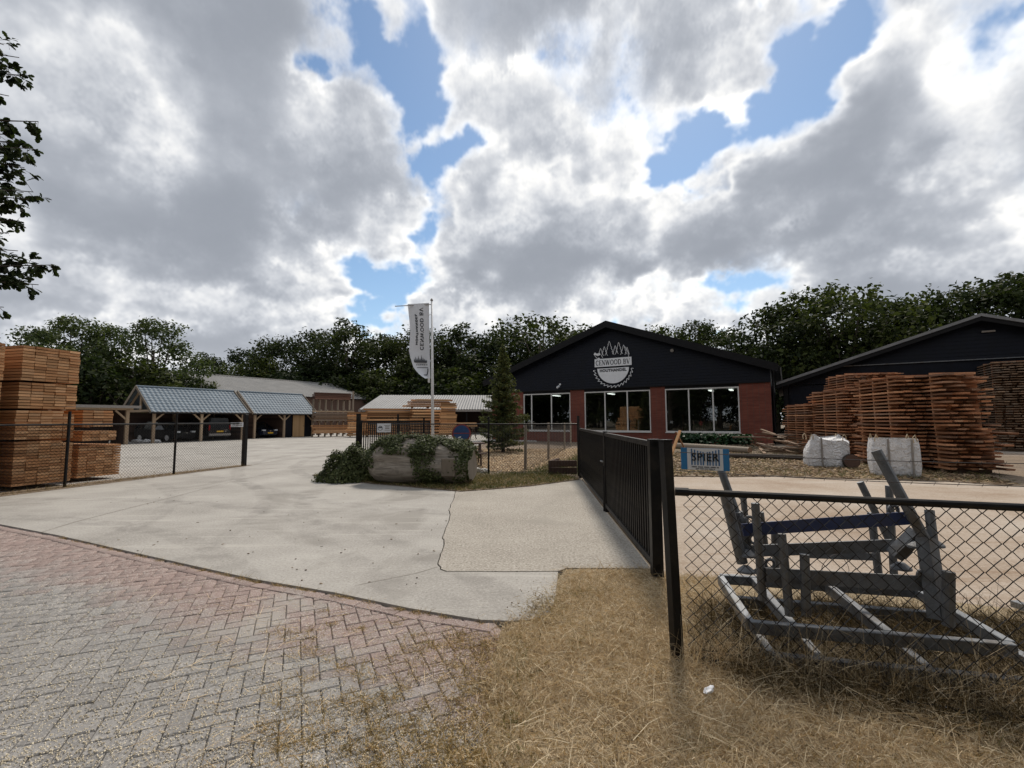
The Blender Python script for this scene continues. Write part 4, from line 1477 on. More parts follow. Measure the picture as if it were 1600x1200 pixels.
for i in range(34):
    MB().beam(CL(-6.4 + i * .19, 2.6, 0), CL(-6.4 + i * .19, 2.6, 2.44), .18, .03, up=E2).build('wall_plank', M['dark_board'], ls)
for i in range(10):
    MB().beam(CL(.02, .4 + i * .22, 0), CL(.02, .4 + i * .22, 2.44), .21, .03, up=E1).build('wall_plank', M['dark_board'], ls)


# ================================================================ grey barns at the back
def corrugated(name, p0, p1, q0, q1, m, parent, pitch=.25, amp=.035):
    """sheet between eave p0-p1 and ridge q0-q1 with ribs running up the slope"""
    L = (p1 - p0).length
    n = int(L / pitch) * 2
    nrm_ = (p1 - p0).cross(q0 - p0).normalized()
    if nrm_.z < 0:
        nrm_ = -nrm_
    V, Fc = [], []
    for i in range(n + 1):
        o = nrm_ * (amp if i % 2 else 0)
        V += [p0.lerp(p1, i / n) + o, q0.lerp(q1, i / n) + o]
    for i in range(n):
        Fc.append((2 * i, 2 * i + 2, 2 * i + 3, 2 * i + 1))
    return MB().add(V, Fc).build(name, m, parent)


KR = Vector((-27.3, 71.0, 0))                   # right end of the ridge line of the long barn
lb = thing('long_barn', 'long grey weathered barn roof behind the carports', 'building', KR)
KW = 8.2
K = lambda a, b, z: KR - E1 * a + E2 * b + ZUP * z     # a back along the ridge towards the camera, b to the far side
RH, EH = 7.1, 4.55
corrugated('roof_slope', K(0, -KW, EH), K(27, -KW, EH), K(0, 0, RH), K(27, 0, RH), M['cement_roof'], lb, .35, .05)
corrugated('roof_slope', K(0, KW, EH), K(27, KW, EH), K(0, 0, RH), K(27, 0, RH), M['cement_roof'], lb, .35, .05)
MB().tube([K(-.1, 0, RH + .03), K(27, 0, RH + .03)], .12, 6).build('ridge_cap', M['cement_roof'], lb)
for (s) in (-1, 1):
    MB().prism([(.3, 0), (26.8, 0), (26.8, EH - .05), (.3, EH - .05)], lambda a, b, d: K(a, d, b), s * (KW - .6), s * (KW - .4)).build('side_wall', M['dark_board'], lb)
for a in (.3, 26.6):
    MB().prism([(-KW + .5, 0), (KW - .5, 0), (KW - .5, EH - .1), (0, RH - .12), (-KW + .5, EH - .1)], lambda b, z, d: K(d, b, z), a, a + .15).build('gable_wall', M['dark_board'], lb)

sh = thing('low_shed', 'low open shed with grey ribbed metal roof behind the fresh timber', 'shed', (-10, 50, 0))
s0, s1 = P(560, 640, 49.5), P(775, 633.5, 51)
r0, r1 = P(594, 617.5, 55), P(775, 611, 56.5)
s1.z, r1.z = s0.z, r0.z
sdir = (s1 - s0).normalized()
corrugated('roof_slope', s0, s1, r0, r1, M['steel_roof'], sh, .3, .05)
back0, back1 = r0 + (r0 - s0) * .9, r1 + (r1 - s1) * .9
back0.z = back1.z = s0.z
corrugated('roof_slope', back0, back1, r0, r1, M['steel_roof'], sh, .3, .05)
MB().beam(s0 - ZUP * .12, s1 - ZUP * .12, .06, .22).build('fascia', M['strap'], sh)
for i in range(6):
    q = s0.lerp(s1, .04 + i * .185)
    MB().box(Vector((q.x, q.y + .3, s0.z / 2 - .1)), (.16, .16, s0.z)).build('post', M['black_trim'], sh)
MB().beam(Vector((back0.x, back0.y, s0.z / 2)), Vector((back1.x, back1.y, s0.z / 2)), .1, s0.z).build('back_wall', M['dark_board'], sh)
MB().beam(Vector((s1.x, s1.y, s0.z / 2)), Vector((back1.x, back1.y, s0.z / 2)), .1, s0.z).build('side_wall', M['dark_board'], sh)
MB().beam(Vector((s0.x + .3, s0.y, s0.z / 2)), Vector((back0.x + .3, back0.y, s0.z / 2)), .1, s0.z).build('side_wall', M['dark_board'], sh)


# ================================================================ trees
def tree_meshes(seed, H, spread, leaf, n_leaf, trunk_h=.32, trunk_r=.022, lobes=26, flat=.75):
    """trunk mesh (with limbs) and crown mesh of one tree, base at the origin"""
    rn = np.random.default_rng(seed)
    rr = random.Random(seed)
    tr = MB()
    th = H * trunk_h
    tr.tube([(0, 0, -.3), (rr.uniform(-.1, .1), rr.uniform(-.1, .1), th * .5), (rr.uniform(-.3, .3), rr.uniform(-.3, .3), th), (rr.uniform(-.5, .5), rr.uniform(-.5, .5), H * .75)],
            [H * trunk_r * 1.3, H * trunk_r, H * trunk_r * .85, H * trunk_r * .25], 8)
    cs = []
    for i in range(lobes):
        z = th * .8 + (H - th * .8) * (i + .5) / lobes
        f = (z - th * .8) / (H - th * .8)
        rmax = spread * (math.sin(math.pi * min(1, (f * .80 + .17))) ** .7)
        a = i * 2.399 + rr.uniform(-.5, .5)
        r = rmax * math.sqrt(rr.uniform(.08, 1.0)) * .82
        size = spread * rr.uniform(.20, .40) * (1.0 if f < .8 else .75)
        zc = min(z, H - size * flat * .9)
        cs.append((math.cos(a) * r, math.sin(a) * r, zc, size))
        if i % 2 == 0:
            st = Vector((0, 0, th * rr.uniform(.7, 1.1) + f * H * .25))
            en = Vector((math.cos(a) * r * .9, math.sin(a) * r * .9, zc))
            mid = st.lerp(en, .5) + Vector((0, 0, -H * .03))
            tr.tube([st, mid, en], [H * trunk_r * .5, H * trunk_r * .28, H * trunk_r * .1], 5)
    w = np.array([c[3] ** 2 for c in cs])
    w /= w.sum()
    idx = rn.choice(len(cs), n_leaf, p=w)
    c = np.array(cs)[idx]
    d = rn.normal(size=(n_leaf, 3))
    d /= np.linalg.norm(d, axis=1, keepdims=True)
    # leaves sit in twig clumps on the outer shell of each lobe
    rad = c[:, 3] * np.clip(rn.normal(.82, .22, n_leaf), .15, 1.25)
    pos = c[:, :3] + d * rad[:, None] * np.array((1, 1, flat))
    q = pos / (leaf * 4.5)
    cell = np.floor(q + rn.normal(size=(n_leaf, 3)) * .12).astype(int)
    hsh = ((cell[:, 0] * 73856093) ^ (cell[:, 1] * 19349663) ^ (cell[:, 2] * 83492791)) % 1000 / 1000.0
    keep = hsh < .72
    pos, d = pos[keep], d[keep]
    nr = d * .6 + np.array((0, 0, .8))
    V, Fc = leaf_cards(pos, nr, leaf * rn.uniform(.6, 1.35, len(pos)), rn, .75)
    me_t = bpy.data.meshes.new('trunk')
    me_t.from_pydata([tuple(v) for v in tr.v], [], tr.f)
    me_t.polygons.foreach_set('use_smooth', [True] * len(me_t.polygons))
    return me_t, fast_mesh('crown', V, Fc)


OAKS = []
for s in (1, 2, 3, 4):
    mt_, mc_ = tree_meshes(100 + s, 10.0, 4.0 + .35 * s, .30, 11000, .22)
    mt_.materials.append(M['bark'])
    mc_.materials.append(M['oak_leaf'])
    OAKS.append((mt_, mc_))
ROB = []
for s in (1, 2):
    mt_, mc_ = tree_meshes(200 + s, 10.0, 4.6, .26, 13000, .18, lobes=34, flat=.5)
    mt_.materials.append(M['bark'])
    mc_.materials.append(M['robinia'])
    ROB.append((mt_, mc_))
LIGHT = []
mt_, mc_ = tree_meshes(300, 10.0, 4.8, .30, 9000, .15)
mt_.materials.append(M['bark'])
mc_.materials.append(M['hedge'])
LIGHT.append((mt_, mc_))
BUSH = []
mt_, mc_ = tree_meshes(310, 10.0, 6.0, .55, 5000, .06, lobes=18)
mt_.materials.append(M['bark'])
mc_.materials.append(M['oak_leaf'])
BUSH.append((mt_, mc_))


def plant_tree(x, y, H, sx, var, label, rz, group='trees behind the yard', name='oak_tree', cat='tree', z=-.05):
    t = bpy.data.objects.new(name, None)
    COL.objects.link(t)
    t.location = (x, y, z)
    t.rotation_euler = (0, 0, rz)
    t.scale = (H / 10 * sx, H / 10 * sx, H / 10)
    tag(t, label, cat, group)
    link(bpy.data.objects.new('trunk', var[0]), t)
    link(bpy.data.objects.new('crown', var[1]), t)
    return t


rtz = random.Random(44)
# wood behind the yard: column of its top in the photograph, height of the top, distance
ROW = [(325, 552, 84), (385, 546, 86), (436, 528, 80), (492, 514, 82), (545, 500, 78), (592, 522, 86), (622, 528, 80), (668, 516, 84), (715, 506, 80), (752, 520, 84), (795, 516, 79), (848, 492, 76), (888, 518, 82),
       (930, 540, 84), (980, 545, 86), (1040, 512, 72), (1085, 500, 68), (1125, 512, 70), (1165, 538, 74)]
OAKLAB = ['far dark oak at the left end of the long barn ridge', 'far dark oak over the middle of the long barn ridge', 'dark oak where the long barn roof ends', 'second oak to the right of the barn roof end',
          'tallest oak between the barn roof and the flag', 'lower oak just left of the tallest one before the flag', 'oak directly behind the banner flag', 'oak directly behind the flag pole', 'first oak to the right of the flag pole',
          'second oak to the right of the flag pole', 'third oak to the right of the flag pole', 'tall oak left of the shop gable', 'oak touching the left slope of the shop gable', 'oak hidden behind the peak of the shop gable',
          'oak hidden just right of the shop peak', 'first oak over the right slope of the shop roof', 'highest oak over the right slope of the shop roof', 'oak over the low end of the shop roof', 'small oak in the gap right of the shop roof']
for i, (px_, py_, dd) in enumerate(ROW):
    p = P(px_, py_, dd)
    lb_ = ['dark oak in the wood behind the sheds, %s' % w for w in ()]
    k_ = i
    where = 'behind the long barn roof' if px_ < 420 else 'left of the flag' if px_ < 640 else 'just behind the flag pole' if px_ < 700 else 'between flag pole and shop gable' if px_ < 910 else 'hidden behind the shop gable' if px_ < 1000 else 'rising over the right slope of the shop roof'
    plant_tree(p.x, p.y, p.z * 1.0, 1.0 + rtz.uniform(-.08, .2), OAKS[i % 4], OAKLAB[i], rtz.uniform(0, 6.28), 'oaks ' + where)
# a lower screen of shrubs fills the wood's foot
for i in range(17):
    px_ = 290 + i * 38
    p = P(px_, 588 + rtz.uniform(-16, 12), 74 + rtz.uniform(-3, 3))
    plant_tree(p.x, p.y, p.z, 1.25, BUSH[0], 'dark shrub filling the foot of the wood behind the roofs', rtz.uniform(0, 6.28), 'shrubs at the foot of the wood', 'shrub', 'shrub')
for i in range(12):
    px_ = 1010 + i * 54
    p = P(px_, 566 + rtz.uniform(-14, 8), 58 + rtz.uniform(-3, 3))
    plant_tree(p.x, p.y, p.z, 1.2, BUSH[0], 'dark shrub filling the gap behind the shop and barn roofs', rtz.uniform(0, 6.28), 'shrubs behind the right roofs', 'shrub', 'shrub')
RIGHT = [(1205, 480, 52, 'smaller oak left of the tall oak clump behind the barn'), (1252, 462, 50, 'tall dark oak with gaps of sky, above the barn eave'), (1318, 444, 48, 'tallest round-headed oak behind the barn roof'),
         (1372, 470, 50, 'oak with open crown right of the tallest round-headed oak'), (1430, 468, 49, 'oak behind the middle of the long barn roof slope'), (1490, 448, 47, 'oak rising beside the barn peak'),
         (1545, 436, 46, 'broad oak directly over the barn peak'), (1600, 424, 45, 'dark oak cut by the frame edge over the barn'), (1665, 440, 45, 'oak beyond the frame edge behind the barn'), (1400, 500, 56, 'distant oak seen low between the barn oaks')]
for i, (px_, py_, dd, lab) in enumerate(RIGHT):
    p = P(px_, py_, dd)
    plant_tree(p.x, p.y, p.z, .92 + rtz.uniform(-.05, .15), OAKS[(i + 1) % 4], lab, rtz.uniform(0, 6.28), 'oaks behind the barn')
LEFT = [(60, 512, 40, 'feathery dark tree nearest the tall board piles'), (120, 496, 44, 'tall feathery tree behind the flat-roofed shelter'), (175, 510, 47, 'dark feathery tree in the dip between two taller ones'),
        (245, 500, 46, 'lighter feathery tree above the first carport'), (-40, 520, 38, 'feathery tree hidden behind the tall board piles')]
for i, (px_, py_, dd, lab) in enumerate(LEFT):
    p = P(px_, py_, dd)
    plant_tree(p.x, p.y, p.z, .95, ROB[i % 2], lab, rtz.uniform(0, 6.28), 'feathery trees behind the carports', 'robinia_tree')
for (px_, py_, dd, lab) in ((215, 560, 40.5, 'dark shrub behind the first carport gable'), (150, 560, 39, 'dark shrub behind the flat-roofed shelter'), (90, 570, 37, 'dark shrub showing beside the tall board pile'), (285, 588, 46, 'leafy shrub between the carport roof and the grey barn')):
    p = P(px_, py_, dd)
    plant_tree(p.x, p.y, p.z, 1.15, BUSH[0], lab, rtz.uniform(0, 6.28), 'shrubs behind the carports', 'shrub', 'shrub')
for (px_, py_, dd, lab) in ((320, 594, 51, 'pale green shrub between carport roof and barn roof'), (425, 560, 76, 'yellow green tree over the long barn ridge'), (375, 566, 78, 'olive green tree behind the left end of the barn ridge')):
    p = P(px_, py_, dd)
    plant_tree(p.x, p.y, p.z, 1.0, LIGHT[0], lab, rtz.uniform(0, 6.28), None, 'broadleaf_tree')
# the trees across the lane, which the shop windows mirror
for i in range(11):
    plant_tree(-46 + i * 8.5 + rtz.uniform(-1.5, 1.5), -17 + rtz.uniform(-3, 3), rtz.uniform(15, 19), 1.1, OAKS[i % 4], 'oak across the lane mirrored in the shop windows', rtz.uniform(0, 6.28), 'oaks across the lane')


for i in range(22):
    plant_tree(-62 + i * 4.6 + rtz.uniform(-1, 1), -25 + rtz.uniform(-2, 2) + (max(0, 9 - i) * 3.2), rtz.uniform(9, 12), 1.0, BUSH[0], 'bushy tree across the lane mirrored in the shop windows', rtz.uniform(0, 6.28), 'bushy trees across the lane', 'bushy_tree')
for i, (x, y) in enumerate(((-44, 24), (-50, 17), (-54, 9), (-58, 1), (-60, -8), (-56, 30), (-52, -16))):
    plant_tree(x, y, rtz.uniform(13, 17), 1.15, OAKS[i % 4], 'oak across the lane mirrored in the shop windows', rtz.uniform(0, 6.28), 'oaks across the lane')


# ---------------------------------------------------------------- the near oak whose twigs hang into the frame
def oak_leaf_shape():
    half = [(0, .0), (.06, .12), (.17, .2), (.12, .32), (.27, .42), (.2, .54), (.33, .66), (.24, .76), (.22, .88), (.08, .97), (0, 1.0)]
    return half


def near_oak():
    rn = random.Random(12)
    base = Vector((-11.6, 6.4, -.05))
    t = thing('near_oak_tree', 'oak branches with lobed leaves hanging in at the left edge', 'tree', base)
    tr = MB()
    tr.tube([base, base + Vector((.1, 0, 2.2)), base + Vector((.2, .1, 5)), base + Vector((.0, .3, 9.5))], [.34, .27, .22, .07], 10)
    tr.build('trunk', M['bark'], t, smooth=True)
    half = oak_leaf_shape()
    V, Fc = [], []

    def leaf(p, d, s, nrm_):
        d = d.normalized()
        sd2 = d.cross(nrm_)
        if sd2.length < 1e-3:
            return
        sd2.normalize()
        up2 = sd2.cross(d)
        k = len(V)
        for (a, b) in half:
            V.append(p + d * (b * s) + up2 * (-.25 * s * b * b))
        for (a, b) in half[1:-1]:
            V.append(p + d * (b * s) + sd2 * (a * s) + up2 * (.1 * a * s - .25 * s * b * b))
        for (a, b) in half[1:-1]:
            V.append(p + d * (b * s) - sd2 * (a * s) + up2 * (.1 * a * s - .25 * s * b * b))
        m = len(half)
        r_, l_ = k + m, k + m + m - 2
        for side, o in ((1, r_), (-1, l_)):
            for i in range(m - 1):
                a0 = k + i
                a1 = k + i + 1
                b0 = o + i - 1 if i > 0 else None
                b1 = o + i if i < m - 2 else None
                q = [x for x in (a0, b0, b1, a1) if x is not None]
                if len(q) >= 3:
                    Fc.append(tuple(q if side == 1 else q[::-1]))

    # limbs reach for these pixels of the sky (tip column, row, distance)
    tips = [(30, 90, 7.4), (6, 70, 7.6), (38, 118, 7.2), (14, 150, 7.3), (22, 210, 7.3), (60, 190, 7.1), (8, 245, 7.4), (45, 225, 7.2), (50, 232, 7.0), (20, 285, 7.2), (52, 300, 7.1), (10, 320, 7.4), (30, 345, 7.2), (48, 312, 7.3),
            (4, 370, 7.4), (28, 392, 7.1), (60, 412, 7.0), (84, 414, 6.9), (45, 432, 7.0), (20, 425, 7.2), (60, 445, 6.9), (6, 480, 7.3), (-20, 120, 7.6), (-25, 230, 7.6), (-30, 330, 7.5), (-25, 420, 7.4), (-60, 200, 7.6), (-60, 360, 7.6),
            (-70, 60, 7.8), (-60, 450, 7.4), (-100, 140, 7.9), (-110, 300, 7.8), (-120, 420, 7.7), (10, 190, 7.2), (-5, 400, 7.2), (38, 262, 7.15), (12, 300, 7.3), (-10, 180, 7.4)]
    br = MB()
    for (a, b, dd) in tips:
        tip = P(a, b, dd)
        st = base + Vector((rn.uniform(0, .2), rn.uniform(-.1, .3), max(2.6, min(8.5, tip.z - rn.uniform(.2, .9)))))
        mid = st.lerp(tip, .55) + Vector((rn.uniform(-.2, .2), rn.uniform(-.2, .2), rn.uniform(.1, .4)))
        br.tube([st, mid, tip], [.05, .022, .006], 5)
        # twigs near the tip
        for k in range(24):
            f = rn.uniform(.60, 1.0)
            s_ = mid.lerp(tip, (f - .55) / .45)
            td = Vector((rn.uniform(-1, 1), rn.uniform(-1, 1), rn.uniform(-.7, .5))).normalized() * rn.uniform(.1, .32)
            e_ = s_ + td
            br.tube([s_, e_], [.004, .002], 3)
            for q in range(rn.randint(7, 11)):
                ff_ = rn.uniform(.4, 1.0)
                pp = s_.lerp(e_, ff_)
                dv = (td.normalized() + Vector((rn.uniform(-1, 1), rn.uniform(-1, 1), rn.uniform(-1, .5)))).normalized()
                leaf(pp, dv, rn.uniform(.08, .135), Vector((rn.uniform(-.7, .7), rn.uniform(-.7, .7), 1)).normalized())
    br.build('branch', M['bark'], t)
    MB().add(V, Fc).build('foliage', M['oak_leaf'], t)


near_oak()


# ---------------------------------------------------------------- young conifer by the shop
def conifer():
    base = P(786, 700, 21.5)
    base.z = .02
    H = 5.1
    t = thing('young_conifer', 'young spruce with drooping tips in front of the shop window', 'tree', base)
    MB().tube([base, base + Vector((.03, 0, H * .6)), base + Vector((-.08, 0, H))], [.09, .05, .008], 8).build('trunk', M['bark'], t)
    rn = np.random.default_rng(9)
    rr = random.Random(9)
    pos, dirs, sz = [], [], []
    br = MB()
    nb = 240
    for i in range(nb):
        f = (i / nb) ** .85
        z = .15 + f * (H - .35)
        a = i * 2.4 + rr.uniform(-.3, .3)
        L = (1.36 * (1 - f) ** .95 + .05) * rr.uniform(.5, 1.15)
        if f < .05:
            L *= .8
        st = base + Vector((0, 0, z))
        en = st + Vector((math.cos(a) * L, math.sin(a) * L, L * rr.uniform(-.10, .30) + f * .12))
        br.tube([st, en], [.014 * (1.2 - f), .004], 4)
        k = int(14 + 120 * L * (1.15 - .6 * f))
        for q in range(k):
            u_ = rr.uniform(.12, 1.05)
            w_ = .22 * L * (1.1 - u_) + .04
            p = st.lerp(en, u_) + Vector((rr.gauss(0, w_ * .5), rr.gauss(0, w_ * .5), rr.gauss(-.02, .035)))
            pos.append(p)
            sz.append(rr.uniform(.08, .17))
    for q in range(60):
        p = base + Vector((rr.gauss(-.06, .03), rr.gauss(0, .03), H - rr.uniform(0, .7)))
        pos.append(p)
        sz.append(.07)
    pos = np.array([tuple(p) for p in pos])
    V, Fc = leaf_cards(pos, np.tile(np.array((0, 0, 1.0)), (len(pos), 1)), np.array(sz), rn, 1.0, .35)
    br.build('branch', M['bark'], t)
    inv = np.array((base.x, base.y, base.z))
    o = mesh_obj('foliage', fast_mesh('foliage', V - inv, Fc), M['conifer'], t)


conifer()


# ================================================================ gates and fences
def chainlink(name, a, b, z0_, z1, parent, r=.0015, cell=.08, m='black_wire', sag=0.0, seed=1):
    """woven diamond mesh between two ground points"""
    rr = random.Random(seed)
    a, b = Vector((a[0], a[1], 0)), Vector((b[0], b[1], 0))
    L = (b - a).length
    d = (b - a) / L
    n = Vector((-d.y, d.x, 0))
    hh = cell / 2
    nz = int((z1 - z0_) / hh)
    mb = MB()
    for i in range(int(L / cell * 2) - 1):
        pts_ = []
        for k in range(nz + 1):
            x = i * hh + (hh if ((k + i) % 2) else 0)
            z = z1 - k * hh * (z1 - z0_) / (nz * hh)
            bul = sag * math.sin(math.pi * ((x % 2.5) / 2.5)) * math.sin(math.pi * (z - z0_) / (z1 - z0_))
            pts_.append(a + d * (x * .999 + rr.uniform(-1, 1) * cell * .03) + n * ((r * .8 if (k + i) % 2 else -r * .8) + bul) + ZUP * (z + rr.uniform(-1, 1) * cell * .03))
        mb.tube(pts_, r, 3, cap=False)
    return kind(mb.build(name, M[m], parent), 'stuff')


# near chain-link fence, right of the gate
fe = thing('chain_link_fence', 'black chain-link fence with round top rail nearest the camera', 'fence', FENCE_A)
fb = FENCE_A + FDIR * 6.2
lean = Vector((-.03, 0, 0))
pb_, pq_ = Vector((1.046, 3.05, -.15)), Vector((1.006, 3.05, 1.36))
MB().beam(pb_, pq_, .062, .062, up=(.3, -1, 0)).build('post', M['black_steel'], fe, bevel=.003)
MB().box(pq_ + ZUP * .006, (.068, .068, .012), Matrix.Rotation(.3, 3, 'Z')).build('post_cap', M['black_steel'], fe)
MB().tube([FENCE_A + FDIR * .02 + ZUP * 1.035, fb + ZUP * 1.02], .021, 10).build('top_rail', M['black_steel'], fe)
MB().tube([FENCE_A + FDIR * -.01 + ZUP * 1.035, FENCE_A + FDIR * .075 + ZUP * 1.035], .027, 10).build('rail_clamp', M['black_steel'], fe)
for q in (2.6, 5.2):
    MB().tube([FENCE_A + FDIR * (q + .3) + ZUP * -.1, FENCE_A + FDIR * (q + .3) + ZUP * 1.3], .024, 8).build('post', M['black_steel'], fe)
chainlink('wire_mesh', FENCE_A + FDIR * .04, fb, .0, 1.03, fe, r=.0037, cell=.078, sag=.03)
# the loose foot of the mesh, bent out over the grass
mb = MB()
rr = random.Random(6)
hh_ = .039
fn2 = Vector((FDIR.y, -FDIR.x, 0))
for i in range(int(6.0 / hh_)):
    pts_ = []
    for k in range(11):
        x = i * hh_ + (hh_ if ((k + i) % 2) else 0)
        w = min(1.0, .15 + x * .35)
        pts_.append(FENCE_A + FDIR * (x + .1) + fn2 * (k * hh_ * w) + ZUP * (.05 - .004 * k + .02 * math.sin(x * 5 + k) + rr.uniform(-.005, .005)))
    mb.tube(pts_, .0036, 3, cap=False)
kind(mb.build('mesh_foot', M['black_wire'], fe), 'stuff')
for z in (1.17, 1.29):
    bw_ = MB()
    pts_ = [FENCE_A + FDIR * (6.2 * k / 40) + ZUP * (z - .03 * math.sin(math.pi * ((6.2 * k / 40) % 2.9) / 2.9)) for k in range(41)]
    bw_.tube(pts_, .0022, 4)
    for k in range(58):
        c = FENCE_A + FDIR * (.1 + k * .105)
        zz_ = z - .03 * math.sin(math.pi * ((.1 + k * .105) % 2.9) / 2.9)
        bw_.tube([c + ZUP * (zz_ - .010) - FDIR * .005, c + ZUP * (zz_ + .010) + FDIR * .005], .0014, 3)
    bw_.build('barbed_wire', M['barbed'], fe)
for k in range(0):
    pass

# the open gate on the right: two leaves in line
G0 = Vector((1.372, 4.46, 0))
G1 = Vector((1.79, 12.25, 0))
GD = (G1 - G0).normalized()
RG = Matrix.Rotation(math.atan2(GD.y, GD.x), 3, 'Z')


def gate_leaf(label, a, b, z0_, z1, pitch, group, bar=.028, stile=(.11, .05)):
    t = thing('gate_leaf', label, 'gate', a, group=group)
    d = (b - a).normalized()
    R = Matrix.Rotation(math.atan2(d.y, d.x), 3, 'Z')
    L = (b - a).length
    MB().box(a + d * stile[0] / 2 + ZUP * ((z0_ + z1) / 2 - .02), (stile[0], max(.06, stile[0] * .92), z1 - z0_ + .08), R).build('stile', M['black_steel'], t, bevel=.003)
    MB().box(b - d * stile[1] / 2 + ZUP * ((z0_ + z1) / 2 - .03), (stile[1], .06, z1 - z0_ + .10), R).build('stile', M['black_steel'], t, bevel=.003)
    MB().box(a.lerp(b, .5) + ZUP * (z1 - .03), (L, .05, .055), R).build('top_rail', M['black_steel'], t)
    MB().box(a.lerp(b, .5) + ZUP * (z0_ + .03), (L, .05, .055), R).build('bottom_rail', M['black_steel'], t)
    n = int((L - stile[0] - stile[1]) / pitch)
    me = None
    for k in range(1, n):
        c = a + d * (stile[0] + (L - stile[0] - stile[1]) * k / n)
        if me is None:
            me = MB().box(ZUP * 0, (bar, bar, z1 - z0_ - .12), R).build('bar', M['black_steel'], t)
            me.data.transform(WM[t.name])
            me.location = c - a + ZUP * ((z0_ + z1) / 2)
        else:
            o = me.copy()
            link(o, t)
            o.location = c - a + ZUP * ((z0_ + z1) / 2)
    return t


GM = G0.lerp(G1, .415)
g_ = gate_leaf('black barred gate leaf nearest the camera, standing open', G0, GM, .085, 1.295, .108, 'black barred gate leaves')
g_ = gate_leaf('black barred gate leaf running on to the thin fence post', GM + GD * .03, G1, .075, 1.295, .108, 'black barred gate leaves', stile=(.05, .05))
MB().tube([GM - GD * .06 + Vector((-.05, 0, 0)) + ZUP * .82, GM + GD * .1 + Vector((-.07, 0, 0)) + ZUP * .82], .014, 6).build('latch', M['galv'], g_)
MB().tube([GM + GD * .02 + Vector((-.04, 0, 0)) + ZUP * .01, GM + GD * .02 + Vector((-.04, 0, 0)) + ZUP * .75], .014, 6).build('drop_bolt', M['black_steel'], g_)

# middle fence behind the log
F0, F1_, F2_ = Vector((1.78, 12.45, 0)), Vector((-.66, 13.0, 0)), Vector((-4.72, 15.2, 0))
mf = thing('chain_link_fence', 'black chain-link fence behind the ivy log and round sign', 'fence', F1_)
for p_, h in ((F0, 1.62), (F1_, 1.60), (F1_.lerp(F2_, .5), 1.6)):
    MB().tube([p_ - ZUP * .1, p_ + ZUP * h], .026 if p_ is not F0 else .035, 8).build('post', M['black_steel'], mf)
for a, b in ((F0, F1_), (F1_, F2_)):
    MB().tube([a + ZUP * 1.40, b + ZUP * 1.40], .018, 8).build('top_rail', M['black_steel'], mf)
    chainlink('wire_mesh', a, b, .05, 1.40, mf, r=.0034, cell=.08)

# left fence along the board piles
LT = Vector((.236, .972, 0)).normalized()
LA = Vector((-10.3, 10.75, 0))
lf = thing('chain_link_fence', 'black chain-link fence in front of the tall board piles', 'fence', LA)
posts_ = [LA - LT * 2.7, LA, LA + LT * 2.65]
LEND = LA + LT * 5.15
for p_ in posts_:
    MB().tube([p_ - ZUP * .1, p_ + ZUP * 1.75], .03, 8).build('post', M['black_steel'], lf)
MB().box(LEND + ZUP * .86, (.12, .12, 1.75), Matrix.Rotation(math.atan2(LT.y, LT.x), 3, 'Z')).build('end_post', M['black_steel'], lf, bevel=.004)
MB().tube([LA - LT * 3.2 + ZUP * 1.44, LEND + ZUP * 1.44], .021, 8).build('top_rail', M['black_steel'], lf)
chainlink('wire_mesh', LA - LT * 3.2, LEND, .05, 1.44, lf, r=.0034, cell=.08)
sheet('fence_soil', [LA - LT * 4 + Vector((.35, 0, 0)), LEND + Vector((.2, .2, 0)), LEND + Vector((-.35, .2, 0)), LA - LT * 4 + Vector((-.55, 0, 0))], .006, M['litter'])
pw = np.array([tuple((LA - LT * 3 + LT * (RNG.random() * 8) + Vector((RNG.normal() * .12, 0, 0))).xy) for _ in range(1500)])
kind(mesh_obj('fence_weeds', fast_mesh('fence_weeds', *blades(z0(pw, .006), RNG.gamma(3.0, .02, 1500) + .01, RNG.uniform(.004, .008, 1500), RNG.uniform(.2, 1.3, 1500))), M['dry_moss']), 'stuff')


def notice(name, label, c, xdir, nrm_, w, h, lines, group=None, emblem=True):
    t = thing(name, label, 'sign', c)
    x = Vector(xdir).normalized()
    n = Vector(nrm_).normalized()
    fr2 = lambda a, b, d: Vector(c) + x * a + ZUP * b + n * d
    MB().prism([(-w / 2, -h / 2), (w / 2, -h / 2), (w / 2, h / 2), (-w / 2, h / 2)], fr2, 0, .004).build('board', M['sign_white'], t)
    if emblem:
        cx = -w * .27
        r = h * .27
        MB().prism([(cx + math.cos(a) * r, -h * .06 + math.sin(a) * r * .9) for a in np.linspace(math.pi, 2 * math.pi, 14)], fr2, .0045, .006).build('emblem_disc', M['sign_ink'], t)
        MB().prism([(cx + math.cos(a) * r * .78, -h * .07 + math.sin(a) * r * .7) for a in np.linspace(math.pi, 2 * math.pi, 14)], fr2, .0065, .008).build('emblem_field', M['sign_white'], t)
        MB().prism([(cx - r, 0), (cx - r * .6, h * .16), (cx - r * .4, h * .06), (cx - r * .1, h * .30), (cx + r * .15, h * .08), (cx + r * .5, h * .22), (cx + r, 0)], fr2, .0045, .006).build('emblem_trees', M['sign_ink'], t)
    for (a0, a1, b, hh) in lines:
        MB().prism([(a0 * w, b * h - hh * h / 2), (a1 * w, b * h - hh * h / 2), (a1 * w, b * h + hh * h / 2), (a0 * w, b * h + hh * h / 2)], fr2, .0045, .006).build('print_line', M['strap'], t)
    return t


